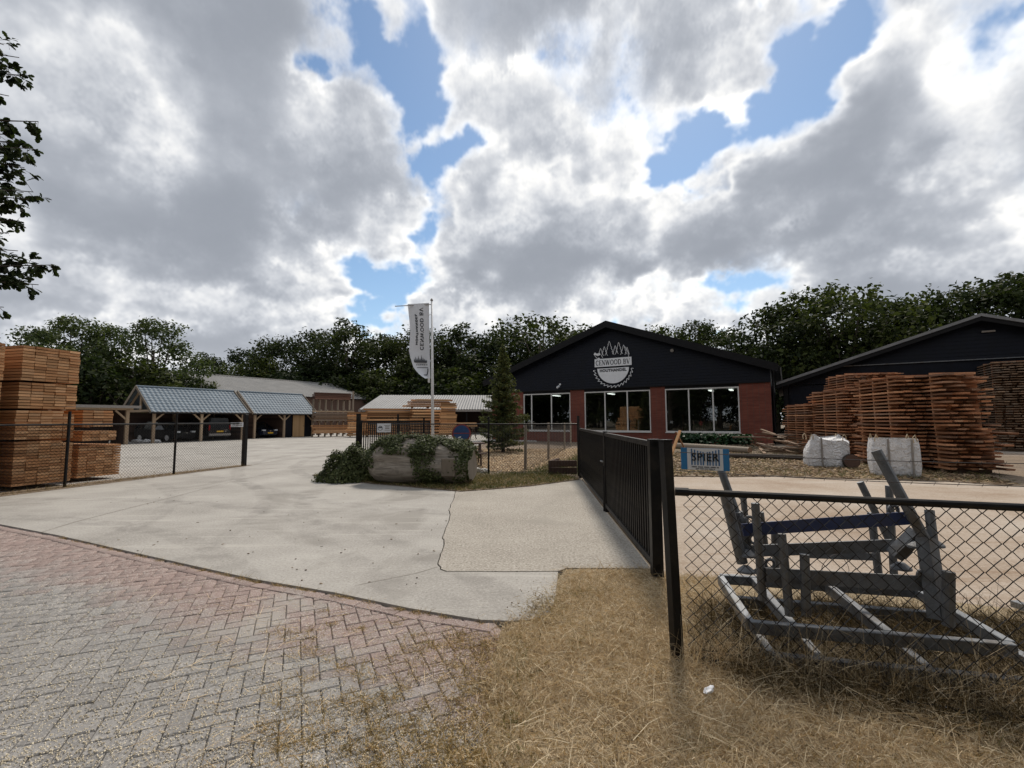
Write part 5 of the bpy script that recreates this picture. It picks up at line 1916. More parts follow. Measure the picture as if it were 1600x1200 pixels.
# the other gate leaf, swung into the yard
H0, H1 = Vector((-4.92, 15.0, 0)), Vector((-3.45, 19.3, 0))
HP = thing('gate_post', 'tall square black gate post left of the white notice', 'post', H0)
MB().box(H0 - (H1 - H0).normalized() * .1 + ZUP * .85, (.14, .14, 1.78), Matrix.Rotation(.3, 3, 'Z')).build('post_body', M['black_steel'], HP, bevel=.004)
hm = H0.lerp(H1, .48)
gate_leaf('black barred gate leaf with white notice, swung into the yard', H0, hm, .1, 1.50, .11, 'black barred gate leaves', stile=(.07, .05))
gate_leaf('black barred gate leaf ending at the flag pole', hm + (H1 - H0).normalized() * .05, H1, .1, 1.50, .11, 'black barred gate leaves', stile=(.06, .06))
MB().tube([hm + ZUP * 0, hm + ZUP * 1.75], .035, 8).build('middle_post', M['black_steel'], HP)
cs_ = P(600, 668.5, 14.4)
notice('gate_notice', 'small white notice with round emblem on the far gate', cs_, (1, .12, 0), (.12, -1, 0), .42, .275, [(.02, .46, .28, .06), (.08, .4, .1, .09), (.08, .4, -.08, .09), (.05, .44, -.27, .05)])
cs2 = LEND - LT * .22 + Vector((.05, -.03, 1.40))
cs2 = P(370.5, 663.5, 15.45)
notice('fence_notice', 'small white notice wired to the end of the left fence', cs2, (.8, .6, 0), (.6, -.8, 0), .36, .15, [(-.05, .42, .2, .2), (-.1, .42, -.15, .2)], emblem=True)

# barrier plank box at the gate foot
sl = thing('sleeper_border', 'dark old timber border lying against the gate end', 'timber', (1.2, 12.9, 0))
for z in (.13, .32):
    MB().beam(Vector((1.02, 12.75, z)), Vector((1.74, 12.52, z + .02)), .07, .17).build('plank', M['dark_board'], sl, bevel=.006)
MB().beam(Vector((1.02, 12.79, .23)), Vector((1.35, 13.6, .23)), .07, .34).build('plank', M['dark_board'], sl, bevel=.006)

# stake fence running to the shop
sf = thing('stake_fence', 'row of grey wooden stakes with thin wire, by the chip bed', 'fence', (.38, 13.7, 0))
stk = [Vector((.38, 13.75, 0)), Vector((1.34, 17.3, 0)), Vector((2.62, 23.3, 0)), Vector((3.3, 26.2, 0))]
for i, p_ in enumerate(stk):
    MB().tube([p_ - ZUP * .1, p_ + Vector((.02, 0, 1.38 + .05 * (i % 2)))], .045, 7).build('stake', M['grey_wood'], sf)
for a, b in zip(stk, stk[1:]):
    chainlink('wire_mesh', a, b, .05, 1.3, sf, r=.002, cell=.13, m='barbed')

# round no-parking sign
rc = P(721, 677, 12.9)
rd = thing('no_parking_sign', 'round faded blue sign with red rim hung on the fence', 'sign', rc)
rn_ = Vector((.10, -1, 0)).normalized()
rx_ = Vector((1, .10, 0)).normalized()
rf = lambda a, b, d: rc + rx_ * a + ZUP * b + rn_ * d
circ = lambda r, n=32: [(math.cos(2 * math.pi * k / n) * r, math.sin(2 * math.pi * k / n) * r) for k in range(n)]
MB().prism(circ(.262), rf, 0, .012).build('rim', M['round_red'], rd)
MB().prism(circ(.222), rf, .0125, .015).build('face', M['round_blue'], rd)
MB().prism([(-.22, -.012), (.22, -.012), (.22, .012), (-.22, .012)], rf, .0155, .017).build('scratch_band', M['round_red'], rd)
MB().prism([(-.10, -.12), (-.07, -.15), (-.02, -.12), (.0, -.08), (-.05, -.09)], rf, .0155, .017).build('sticker_remnant', M['sign_white'], rd)

# ================================================================ flag
fp = P(677, 684, 17.5)
fp.z = 0
fl = thing('flag_pole', 'tall white flag pole with outrigger arm behind the ivy log', 'flag pole', fp)
top = P(674.5, 470, 17.5)
ftop = top.z
ax = (Vector((top.x, top.y, ftop)) - fp)
at_z = lambda z: fp + ax * (z / ftop)
MB().tube([fp, at_z(ftop * .5), at_z(ftop)], [.062, .052, .034], 12).build('pole', M['pole'], fl, smooth=True)
MB().tube([at_z(ftop), at_z(ftop + .03), at_z(ftop + .09)], [.05, .06, .02], 10).build('pole_cap', M['strap'], fl)
arm0, arm1 = at_z(ftop - .14), P(617, 478.5, 17.1)
MB().tube([arm0, arm1], .016, 8).build('outrigger_arm', M['strap'], fl)
for pz in (.34, .62, .88):
    c = at_z(ftop * (.585 + .40 * (pz - .05) * .98))
    MB().tube([c, c + Vector((-.14, 0, 0))], .014, 6).build('flag_ring', M['pole'], fl)
MB().tube([at_z(P(0, 592, 17.5).z) + Vector((-.13, 0, 0)), at_z(P(0, 600, 17.5).z) + Vector((-.13, 0, 0))], .04, 8).build('flag_weight', M['pole'], fl)
# cloth: left and right outlines of the flag in the photo, top to bottom
FLG = [(473, 637, 670.5), (490, 638.5, 670.6), (505, 640, 670.7), (520, 641, 670.9), (535, 640, 671.1), (548, 639, 671.4), (560, 641.5, 671.7), (574, 646, 672), (583, 653, 672.2), (588, 659, 672.3), (591.5, 664.5, 672.4)]
ban = thing('banner_flag', 'white banner flag with mirrored lettering hanging from the pole arm', 'flag', P(655, 530, 17.4))


def flag_pt(v, u_, d=0.0):
    """v row in photo pixels (473..591), u 0 at the outer edge .. 1 at the pole"""
    for (a, b) in zip(FLG, FLG[1:]):
        if a[0] <= v <= b[0]:
            f = (v - a[0]) / (b[0] - a[0])
            l_, r_ = a[1] + (b[1] - a[1]) * f, a[2] + (b[2] - a[2]) * f
            break
    x = l_ + (r_ - l_) * u_
    dy = .10 * math.sin(u_ * 5.5 + v * .03) * (1 - u_ * .7) - .25 * (1 - u_)
    return P(x, v - (1 - u_) * -2.0 * (1 if v < 480 else 0), 17.5 + dy - d - .02)


rows = np.linspace(473.2, 591.3, 34)
cols_ = np.linspace(0, 1, 12)
V = [flag_pt(v, c) for v in rows for c in cols_]
Fc = [(i * 12 + j, i * 12 + j + 1, (i + 1) * 12 + j + 1, (i + 1) * 12 + j) for i in range(33) for j in range(11)]
MB().add(V, Fc).build('cloth', M['flag'], ban, smooth=True)


def flag_plane(x, y, d):
    """flag print plane: x along the hoist upwards (px rows), y towards the outer edge"""
    return None


# lettering runs up the hoist and is seen from the back, so it is mirrored
def flag_word(txt, v0, v1, uc, hu):
    tot = sum(GLY[c][0] + .07 for c in txt)
    sx = (v0 - v1) / tot
    x = 0.0
    for c in txt:
        adv, a, b = GLY[c]
        if a:
            mb = MB()
            for st in a + b:
                segs = []
                if st[0] == 'a':
                    pp = arc_pts(*st[1:7], 10)
                    segs = [(p0, p1, st[7]) for p0, p1 in zip(pp, pp[1:])]
                else:
                    segs = [((st[0], st[1]), (st[2], st[3]), st[4])]
                for p0, p1, w in segs:
                    q0 = flag_pt(v0 - (x + p0[0]) * sx, uc + (p0[1] - .5) * hu, .008)
                    q1 = flag_pt(v0 - (x + p1[0]) * sx, uc + (p1[1] - .5) * hu, .008)
                    mb.beam(q0, q1, w * .30, .002, up=(0, -1, 0))
            mb.build('letter', M['flag_ink'], ban)
        x += adv + .07


flag_word('CENWOOD BV', 547, 480, .62, .17)
GLY.update({'H': (.8, [(.15, 0, .15, 1, .14), (.65, 0, .65, 1, .14), (.15, .5, .65, .5, .12)], []), 'U': (.8, [(.15, 1, .15, .3, .14), (.65, 1, .65, .3, .14), ('a', .4, .3, .25, .26, 180, 360, .14)], []),
            'T': (.7, [(.35, 0, .35, 1, .14), (.05, .95, .65, .95, .13)], []), 'A': (.8, [(.08, 0, .4, 1, .14), (.72, 0, .4, 1, .14), (.2, .35, .6, .35, .11)], []), 'L': (.66, [(.15, 0, .15, 1, .14), (.15, .06, .58, .06, .13)], [])})
flag_word('HOUTHANDEL', 539, 490, .36, .09)
tr_ = []
rr = random.Random(3)
mb = MB()
xs_ = np.linspace(.18, .80, 9)
for i, u_ in enumerate(xs_):
    hgt = (6, 9, 7, 11, 7, 12, 8, 6, 4)[i]
    a, b, c = flag_pt(566, u_ - .05, .008), flag_pt(566, u_ + .05, .008), flag_pt(566 - hgt, u_, .008)
    mb.add([a, b, c], [(0, 1, 2)])
a, b, c, d_ = flag_pt(563.5, .14, .009), flag_pt(563.5, .86, .009), flag_pt(567, .82, .009), flag_pt(566.5, .18, .009)
mb.add([a, b, c, d_], [(0, 1, 2, 3)])
mb.build('pine_emblem', M['flag_ink'], ban)
for (v, u0, u1, w) in ((570, .22, .84, .02), (574.5, .2, .88, .012)):
    mb = MB()
    pr_ = None
    for k in range(12):
        q = flag_pt(v, u0 + (u1 - u0) * k / 11, .009)
        if pr_ is not None and (v != 570 or k % 2):
            mb.beam(pr_, q, w * 2, .002, up=(0, -1, 0))
        pr_ = q
    mb.build('print_line', M['flag_ink'], ban)
mb = MB()
pr_ = None
for k in range(14):
    a = math.pi * (.02 + .62 * k / 13)
    v = 575 + 12.5 * math.sin(a)
    u_ = .50 + .36 * math.cos(a)
    if v > 586:
        v = 586
    q = flag_pt(v, u_, .009)
    if pr_ is not None:
        mb.beam(pr_, q, .04, .002, up=(0, -1, 0))
    pr_ = q
mb.build('saw_rim', M['flag_ink'], ban)

# ================================================================ ivy log
lg0, lg1 = P(583, 712, 11.55), P(738, 722, 11.0)
lg0.z, lg1.z = .50, .46
log = thing('ivy_log', 'huge weathered log lying on its side, overgrown with ivy', 'log', ((lg0.x + lg1.x) / 2, (lg0.y + lg1.y) / 2, 0))
ld = (lg1 - lg0).normalized()
LL = (lg1 - lg0).length
ls_ = Vector((-ld.y, ld.x, 0))
rings, seg = 30, 40
rl = random.Random(4)
ph = [rl.uniform(0, 6.28) for _ in range(8)]


def log_r(t, a):
    prof_ = .555 - .07 * (1 - t) ** 2 + .05 * math.sin(t * 5)
    if t < .12:
        prof_ *= .55 + .45 * (t / .12) ** .5
    if t > .94:
        prof_ *= 1 - .25 * ((t - .94) / .06) ** 2
    return prof_ * (1 + .06 * math.sin(3 * a + ph[0] + t * 2) + .04 * math.sin(7 * a + ph[1] + t * 5) + .02 * math.sin(17 * a + ph[2]) + .015 * math.sin(29 * a + ph[3] + 3 * t))


def log_pt(t, a, k=1.0):
    r = log_r(t, a) * k
    c = lg0 + ld * (LL * t)
    z = c.z + math.sin(a) * r * .95
    return Vector((c.x, c.y, max(.03, z))) + ls_ * (math.cos(a) * r)


V = [log_pt(i / (rings - 1), 2 * math.pi * j / seg) for i in range(rings) for j in range(seg)]
Fc = [(i * seg + j, i * seg + (j + 1) % seg, (i + 1) * seg + (j + 1) % seg, (i + 1) * seg + j) for i in range(rings - 1) for j in range(seg)]
Fc.append(tuple(range(seg - 1, -1, -1)))
M['log'] = None


def log_mat():
    m, n, b, o = mat_new('weathered_log')
    co = n.n('ShaderNodeTexCoord').outputs['Object']
    mp = n.n('ShaderNodeMapping', {'Vector': co, 'Rotation': (0, 0, -math.atan2(ld.y, ld.x))})
    mp2 = n.n('ShaderNodeMapping', {'Vector': mp.outputs[0], 'Scale': (1.2, 14, 14)})
    g = n.noise(mp2.outputs[0], 1.0, 6.0, .65, .8)
    c = n.ramp(g, [(.28, (.12, .10, .08)), (.48, (.27, .235, .195)), (.72, (.42, .375, .315))])
    c = n.mix(n.m('MULTIPLY', n.map(n.noise(co, 2.2, 5.0, .6), .54, .70), .8), c, (.075, .06, .046))
    n.put(b.inputs['Base Color'], c)
    b.inputs['Roughness'].default_value = .9
    set_bump(n, b, g, 1.0, .04)
    return m


M['log'] = log_mat()
trk = MB().add(V, Fc).build('trunk', M['log'], log, smooth=True)
ce = [log_pt(1.0, 2 * math.pi * j / seg) for j in range(seg)]
MB().add([p + ld * .002 for p in ce], [tuple(range(seg))]).build('sawn_end', M['grey_wood'], log)
bl2 = G(706, 752, .0)
# squared notch block cut into the near side
nb_ = lg0 + ld * (LL * .84) - ls_ * .44
MB().box(Vector((nb_.x, nb_.y, .44)), (.34, .20, .42), Matrix.Rotation(math.atan2(ld.y, ld.x), 3, 'Z')).build('notch_block', M['grey_wood'], log, bevel=.02)
# ivy over the top, hanging in strands
ri = np.random.default_rng(3)
pos, nr = [], []
cnt = 0
while len(pos) < 9500:
    t_ = ri.random() * 1.06 - .03
    a = ri.normal(1.75, .75)
    tc_ = min(max(t_, 0), 1)
    lowlim = .55 + .35 * math.sin(t_ * 9 + 1.0) + .2 * math.sin(t_ * 23)
    aa = (a + math.pi) % (2 * math.pi) - math.pi
    front = aa > 1.57            # the near side has ls_ negative: angle towards pi
    lim = 2.22 + .26 * math.sin(t_ * 8.5 + .8) + .18 * math.sin(t_ * 21 + 2) + (.7 if t_ > .93 else 0)
    if .62 < t_ < .93:
        lim -= .25
    if a > lim and not (abs(t_ - .60) < .07 + .05 * ri.random() and a < 3.9):
        continue
    if a < -.4:
        continue
    k = 1.02 + abs(ri.normal()) * .08
    p = log_pt(tc_, a, k)
    p = p + ld * ((t_ - tc_) * LL)
    pos.append(tuple(p))
    c = lg0 + ld * (LL * tc_)
    n_ = (p - c).normalized()
    nr.append(tuple(n_ + Vector((0, -.25, .35))))
# trails down both ends and across the face
for (tt, a0, a1, wd) in ((.97, 2.0, 3.9, .05), (1.0, 1.5, 4.0, .06), (.62, 3.3, 4.2, .045), (.69, 3.4, 4.1, .05), (.50, 2.2, 2.8, .03), (.30, 2.2, 2.7, .05), (.03, 1.6, 3.4, .05), (.56, 2.2, 3.4, .012)):
    for _ in range(300):
        a = ri.uniform(a0, a1)
        t_ = min(1, max(0, tt + ri.normal() * wd))
        p = log_pt(t_, a, 1.02 + abs(ri.normal()) * .06)
        pos.append(tuple(p))
        c = lg0 + ld * (LL * t_)
        nr.append(tuple((p - c).normalized() + Vector((0, -.2, .3))))
inv = np.array(log.location)
Vv, Ff = leaf_cards(np.array(pos) - inv, np.array(nr), ri.uniform(.03, .068, len(pos)), ri, .5, .85)
mesh_obj('ivy', fast_mesh('ivy', Vv, Ff), M['ivy'], log)
# the mound of ivy at its left
mp_ = P(552, 722, 11.9)
mp_.z = 0
md = thing('ivy_mound', 'rounded mound of dark ivy left of the big log', 'bush', mp_)
pos, nr = [], []
for _ in range(8000):
    d = ri.normal(size=3)
    d[2] = abs(d[2])
    d /= np.linalg.norm(d)
    sc_ = np.array((.62, .5, .80 + .08 * math.sin(d[0] * 6)))
    r = ri.uniform(.86, 1.06) * (1 + .09 * math.sin(d[0] * 9 + 2) + .08 * math.sin(d[1] * 11))
    p = d * sc_ * r
    if p[2] < .30:
        p[:2] *= 1.0 + .35 * (1 - p[2] / .30)
    p[0] -= .10 * (1 - p[2] / .8)
    pos.append(p + np.array((0, 0, .01)))
    nr.append(d + np.array((0, -.2, .3)))
Vv, Ff = leaf_cards(np.array(pos), np.array(nr), ri.uniform(.035, .08, len(pos)), ri, .5, .85)
mesh_obj('foliage', fast_mesh('foliage', Vv, Ff), M['ivy'], md)
mb = MB()
for k in range(16):
    a = k * .393
    mb.tube([mp_ + Vector((0, 0, 0)), mp_ + Vector((math.cos(a) * .25, math.sin(a) * .22, .45)), mp_ + Vector((math.cos(a) * .48, math.sin(a) * .38, .3))], [.02, .014, .006], 5)
mb.build('stem', M['bark'], md)


# ================================================================ timber
def board_mesh(name, m, waney=False, seed=0):
    """board 1 x 1 x 1 (length, width, thickness) with softened or waney long edges"""
    rr = random.Random(seed)
    n = 6 if waney else 1
    V, Fc = [], []
    for i in range(n + 1):
        x = -.5 + i / n
        l = -.5 + (rr.uniform(-.08, .12) if waney else .0)
        r = .5 + (rr.uniform(-.12, .08) if waney else .0)
        c = .10 if waney else .02
        V += [(x, l + c * rr.random(), -.5), (x, r - c * rr.random(), -.5), (x, r, .5), (x, l, .5)]
    for i in range(n):
        k = i * 4
        Fc += [(k, k + 1, k + 5, k + 4), (k + 1, k + 2, k + 6, k + 5), (k + 2, k + 3, k + 7, k + 6), (k + 3, k, k + 4, k + 7)]
    Fc += [(3, 2, 1, 0), (n * 4, n * 4 + 1, n * 4 + 2, n * 4 + 3)]
    me = bpy.data.meshes.new(name)
    me.from_pydata(V, [], Fc)
    me.materials.append(m)
    return me


BOARD = {}
for key, mm in (('board', 'board'), ('old', 'old_board'), ('fresh', 'fresh')):
    BOARD[key] = [board_mesh('board', M[mm], False, 1)]
M['rack_dark'] = wood_mat('rack_dark', [(.2, (.09, .04, .03)), (.5, (.13, .065, .045)), (.8, (.19, .105, .075))], rnd=.4)
BOARD['rackdark'] = [board_mesh('board', M['rack_dark'], False, 1)]
BOARD['waney'] = [board_mesh('board', M['waney'], True, s) for s in range(6)]
BOARD['sticker'] = [board_mesh('sticker', M['waney'], False, 1)]


def put_board(t, key, p, size, rz, name='board', tilt=0.0, rr=random):
    o = bpy.data.objects.new(name, rr.choice(BOARD[key]))
    link(o, t)
    o.location = p
    o.scale = size
    o.rotation_euler = (0, tilt, rz)
    return o


def end_pile(label, base, wdir, ldir, packs, cols, bw, bt, pitch, L, seed, key='board', group='piles of sawn boards by the left fence', face_only=False):
    """packs of boards, ends towards the camera: base = near lower corner, wdir along the face, ldir along the boards"""
    rr = random.Random(seed)
    t = None
    z = .10
    roots = []
    rz = math.atan2(ldir.y, ldir.x)
    for pi, (rows, shift, cc, lab) in enumerate(packs):
        t = thing('board_pack', lab, 'timber pack', base + ZUP * (z - (.10 if pi == 0 else .0)), rz=0.0, group=group)
        b0 = -ZUP * z
        org = Vector((0, 0, 0)) + (ZUP * .10 if pi == 0 else ZUP * 0)
        for s in (.25, .5, .8):               # bearers under the pack
            for q in range(1):
                o = put_board(t, 'old', org + ldir * (L * s) + wdir * (cc * bw / 2) - ZUP * .02, (.08, cc * bw * .98, .035), rz, 'bearer', rr=rr)
        for r in range(rows):
            for c in range(cc):
                if r == rows - 1 and rr.random() < .08:
                    continue
                jx = rr.gauss(0, .008) + shift
                wl = bw * rr.uniform(.965, .992)
                o = put_board(t, key, org + ldir * (L / 2 + jx + rr.uniform(-.006, .01)) + wdir * (c * bw + bw / 2) + ZUP * (r * pitch + bt / 2), (L, wl, bt * rr.uniform(.96, 1.02)), rz + rr.gauss(0, .001), rr=rr)
        z += rows * pitch + .035
    return z


LN = Vector((-LT.y, LT.x, 0))               # to the left of the fence
pB = Vector((-10.86, 10.12, 0))
end_pile('', pB, LT, LN, [(15, 0, 5, 'lowest pack of the tall board pile nearest the fence post'), (10, .02, 5, 'second pack from the ground in the pile at the fence post'),
                         (9, -.01, 5, 'third pack from the ground in the pile at the fence post'), (12, -.04, 5, 'topmost pack of the tall board pile at the fence post')], 5, .222, .052, .0655, 4.2, 1)
pA = Vector((-11.15, 8.72, 0))
end_pile('', pA, LT, LN, [(12, 0, 5, 'lowest pack of the board pile cut by the frame edge'), (11, .02, 5, 'second pack up in the board pile cut by the frame edge'),
                         (10, .0, 5, 'third pack up in the board pile cut by the frame edge'), (12, -.03, 5, 'topmost pack of the board pile cut by the frame edge')], 5, .222, .052, .0665, 4.2, 2)
pC = Vector((-10.85, 11.62, 0))
end_pile('', pC, LT, LN, [(12, 0, 5, 'low pack of rough boards right of the tall piles')], 5, .2, .055, .068, 3.6, 3)
end_pile('', pC + LT * .06 + ZUP * .92, LT, LN, [(3, 0, 4, 'short pack of thick boards on the low rough pack')], 5, .2, .075, .085, 3.6, 4)
end_pile('', pC + LT * .05 + ZUP * 1.28, LT, LN, [(6, .02, 3, 'small uneven pack on top of the low rough pile')], 5, .24, .055, .072, 3.4, 5)


def dry_stack(label, corner, wdir, ldir, layers, nb, bw, bt, gap, L, seed, key='waney', taper=0.0, group='board stacks drying before the barn', jag=.10, bulge=None):
    """air-drying stack: layers of boards on stickers; corner = near lower corner of the end face"""
    rr = random.Random(seed)
    t = thing('drying_stack', label, 'timber stack', corner, group=group)
    rz = math.atan2(ldir.y, ldir.x)
    z = .12
    for s in (.12, .5, .88):
        put_board(t, 'old', ldir * (L * s) + wdir * (nb * bw / 2) + ZUP * .05, (.12, nb * bw, .11), rz, 'bearer', rr=rr)
    for k in range(layers):
        f = k / layers
        drift = taper * f + .008 * math.sin(k * .35 + seed)
        x = drift + rr.gauss(0, .015)
        n = nb + (bulge[1] if bulge and f < bulge[0] else 0)
        for c in range(n):
            w = bw * rr.uniform(.72, 1.08)
            e = rr.gauss(0, jag)
            ll = L * rr.uniform(.93, 1.05)
            put_board(t, key, ldir * (ll / 2 + e) + wdir * (x + w / 2) + ZUP * (z + bt / 2), (ll, w, bt * rr.uniform(.85, 1.15)), rz + rr.gauss(0, .011), tilt=rr.gauss(0, .003), rr=rr)
            x += bw + rr.uniform(-.01, .02)
        for s in (.17, .5, .83):
            put_board(t, 'sticker', ldir * (L * s) + wdir * (n * bw / 2 + drift) + ZUP * (z + bt + gap / 2), (.035, n * bw * .98, gap), rz, 'sticker', rr=rr)
        z += bt + gap
    return t


def on_ground(px_, dist):
    r_ = ray(px_, 655)
    return Vector((r_.x / r_.y * dist, dist, 0))


SL = Vector((.2, .98, 0)).normalized()        # along the boards of the nearer stacks
SW = Vector((SL.y, -SL.x, 0))                # along their end faces, to the right
WR = -E2
c1 = on_ground(1402, 13.6)
dry_stack('tall drying stack of golden boards behind the upright white bag', c1, SW, SL, 25, 5, .24, .046, .062, 2.4, 11, jag=.11)
c2 = on_ground(1478, 12.75)
dry_stack('tall dark drying stack with ragged ends at the right of the bags', c2, SW, SL, 25, 5, .23, .046, .062, 2.6, 12, jag=.2, bulge=(.40, 1), taper=-.08)
c3 = on_ground(1318, 17.6)
dry_stack('drying stack behind the slumped white bag, lower at its left end', c3, SW, SL, 23, 4, .24, .046, .066, 3.2, 13, jag=.14)
c4 = on_ground(1264, 20.2)
dry_stack('lowest drying stack beside the brick corner of the shop', c4, SW, SL, 19, 4, .22, .046, .064, 3.0, 14)
c5 = on_ground(1330, 20.6)
dry_stack('high drying stack showing behind and above the golden stack', c5, SW, SL, 31, 9, .24, .046, .066, 2.4, 15)
c6 = on_ground(1560, 21.6)
dry_stack('grey weathered stack standing under the barn gable', c6, WR, E1, 36, 13, .25, .044, .070, 3.0, 16, key='old')
# loose offcuts heaped at the shop corner
hp = thing('offcut_heap', 'heap of grey offcuts lying between shop corner and stacks', 'timber heap', on_ground(1228, 21.0))
rr = random.Random(77)
for k in range(34):
    put_board(hp, 'old', Vector((rr.gauss(0, .8), rr.gauss(0, .9), .08 + abs(rr.gauss(0, .35)))), (rr.uniform(.6, 2.0), .12, .05), rr.uniform(0, 3.1), 'offcut', tilt=rr.gauss(0, .15), rr=rr)

# fresh timber in front of the low shed
ft0, ft1 = on_ground(556, 44.0), on_ground(655, 46.0)
fd = (ft1 - ft0).normalized()
fn = Vector((-fd.y, fd.x, 0))
rr = random.Random(9)


def side_stack(label, a, L, rows, depth, bt, gap, seed, key='fresh', step=0.0, d=fd, n=fn, z=.15, group='packs of fresh timber by the shed', jag=.2):
    rr = random.Random(seed)
    t = thing('timber_pack', label, 'timber pack', a + ZUP * (z - .15), group=group)
    rz = math.atan2(d.y, d.x)
    zz = .15
    for q in (.15, .5, .85):
        put_board(t, 'old', d * (L * q) + n * (depth * .22 / 2) + ZUP * .07, (.12, depth * .22, .13), rz, 'bearer', rr=rr)
    for r in range(rows):
        for c in range(depth):
            ll = L * rr.uniform(.9, 1.04) - step * r
            put_board(t, key, d * (L / 2 + step * r * .5 + rr.gauss(0, jag)) + n * (c * .22) + ZUP * (zz + bt / 2), (ll, .21, bt * rr.uniform(.9, 1.05)), rz + rr.gauss(0, .004), rr=rr)
        zz += bt + gap
    return t


side_stack('long pack of fresh timber low behind the gate notice', ft0, 7.0, 7, 4, .17, .06, 31)
side_stack('long pack of fresh timber resting on the low one, behind the gate', ft0 + fd * .2 + ZUP * 1.70, 6.8, 4, 4, .17, .06, 32, step=.2)
side_stack('stickered stack of fresh beams left of the flag pole foot', on_ground(640, 44.5), 3.6, 9, 5, .17, .11, 33, step=.02, jag=.08)
side_stack('uneven top layer of fresh beams above the stickered stack', on_ground(634, 44.5) + ZUP * 2.72, 4.4, 4, 5, .14, .06, 34, step=.3)
side_stack('short orange timber pack ending right of the flag pole', on_ground(687, 43.5), 1.6, 17, 3, .15, .03, 35, step=.01, jag=.05)
side_stack('pack of timber ends beside the lumber rack', on_ground(543, 42.5), 1.7, 10, 3, .17, .05, 36, jag=.06)
side_stack('pale timber on trestles right of the fresh stacks', on_ground(713, 37), 1.7, 2, 3, .16, .02, 37, z=1.0, jag=.05)
tb = thing('trestle', 'dark trestle carrying the pale timber near the flag', 'trestle', on_ground(722, 37))
for q in (.2, 1.4):
    b_ = on_ground(713, 37) + fd * q
    MB().beam(b_ + Vector((-.25, 0, 0)), b_ + Vector((0, .1, .95)), .06, .06).build('leg', M['dark_board'], tb)
    MB().beam(b_ + Vector((.25, 0, 0)), b_ + Vector((0, .1, .95)), .06, .06).build('leg', M['dark_board'], tb)
    MB().beam(b_ + Vector((0, -.1, .98)), b_ + Vector((0, .8, .98)), .08, .08).build('top_bar', M['dark_board'], tb)

# cantilever rack left of it
rk0, rk1 = on_ground(487, 44.0), on_ground(552, 46.5)
rdv = (rk1 - rk0).normalized()
rnv = Vector((-rdv.y, rdv.x, 0))
RL = (rk1 - rk0).length
rk = thing('lumber_rack', 'tall storage rack of old timber beside the second carport', 'rack', rk0)
for k in range(7):
    a = rk0 + rdv * (.25 + (RL - .5) * k / 6)
    MB().beam(a + rnv * .5, a + rnv * .5 + ZUP * 3.6, .12, .16).build('upright', M['grey_wood'], rk)
    for z in (.25, 1.45, 2.55):
        MB().beam(a - rnv * .2 + ZUP * z, a + rnv * .6 + ZUP * z, .09, .11).build('arm', M['grey_wood'], rk)
MB().beam(rk1 - rdv * .1 - rnv * .1, rk1 - rdv * .1 - rnv * .1 + ZUP * 4.5, .14, .14).build('end_post', M['grey_wood'], rk)
MB().beam(rk0 + ZUP * 2.44 - rnv * .22, rk1 + ZUP * 2.44 - rnv * .22, .05, .12).build('edge_beam', M['post'], rk)
for (z, rows, key, lab) in ((.32, 5, 'board', 'pack of pale beams on the lowest rack level'), (1.52, 5, 'old', 'pack of grey brown beams on the middle rack level'), (3.62, 4, 'rackdark', 'dark old boards on the very top of the rack')):
    side_stack(lab, rk0 - rnv * .15 + ZUP * (z - .15) + rdv * .1, RL - .4, rows, 3, .14, .025, 50 + rows + int(z), key=key, d=rdv, n=rnv, z=.15, group='timber on the storage rack', jag=.05)

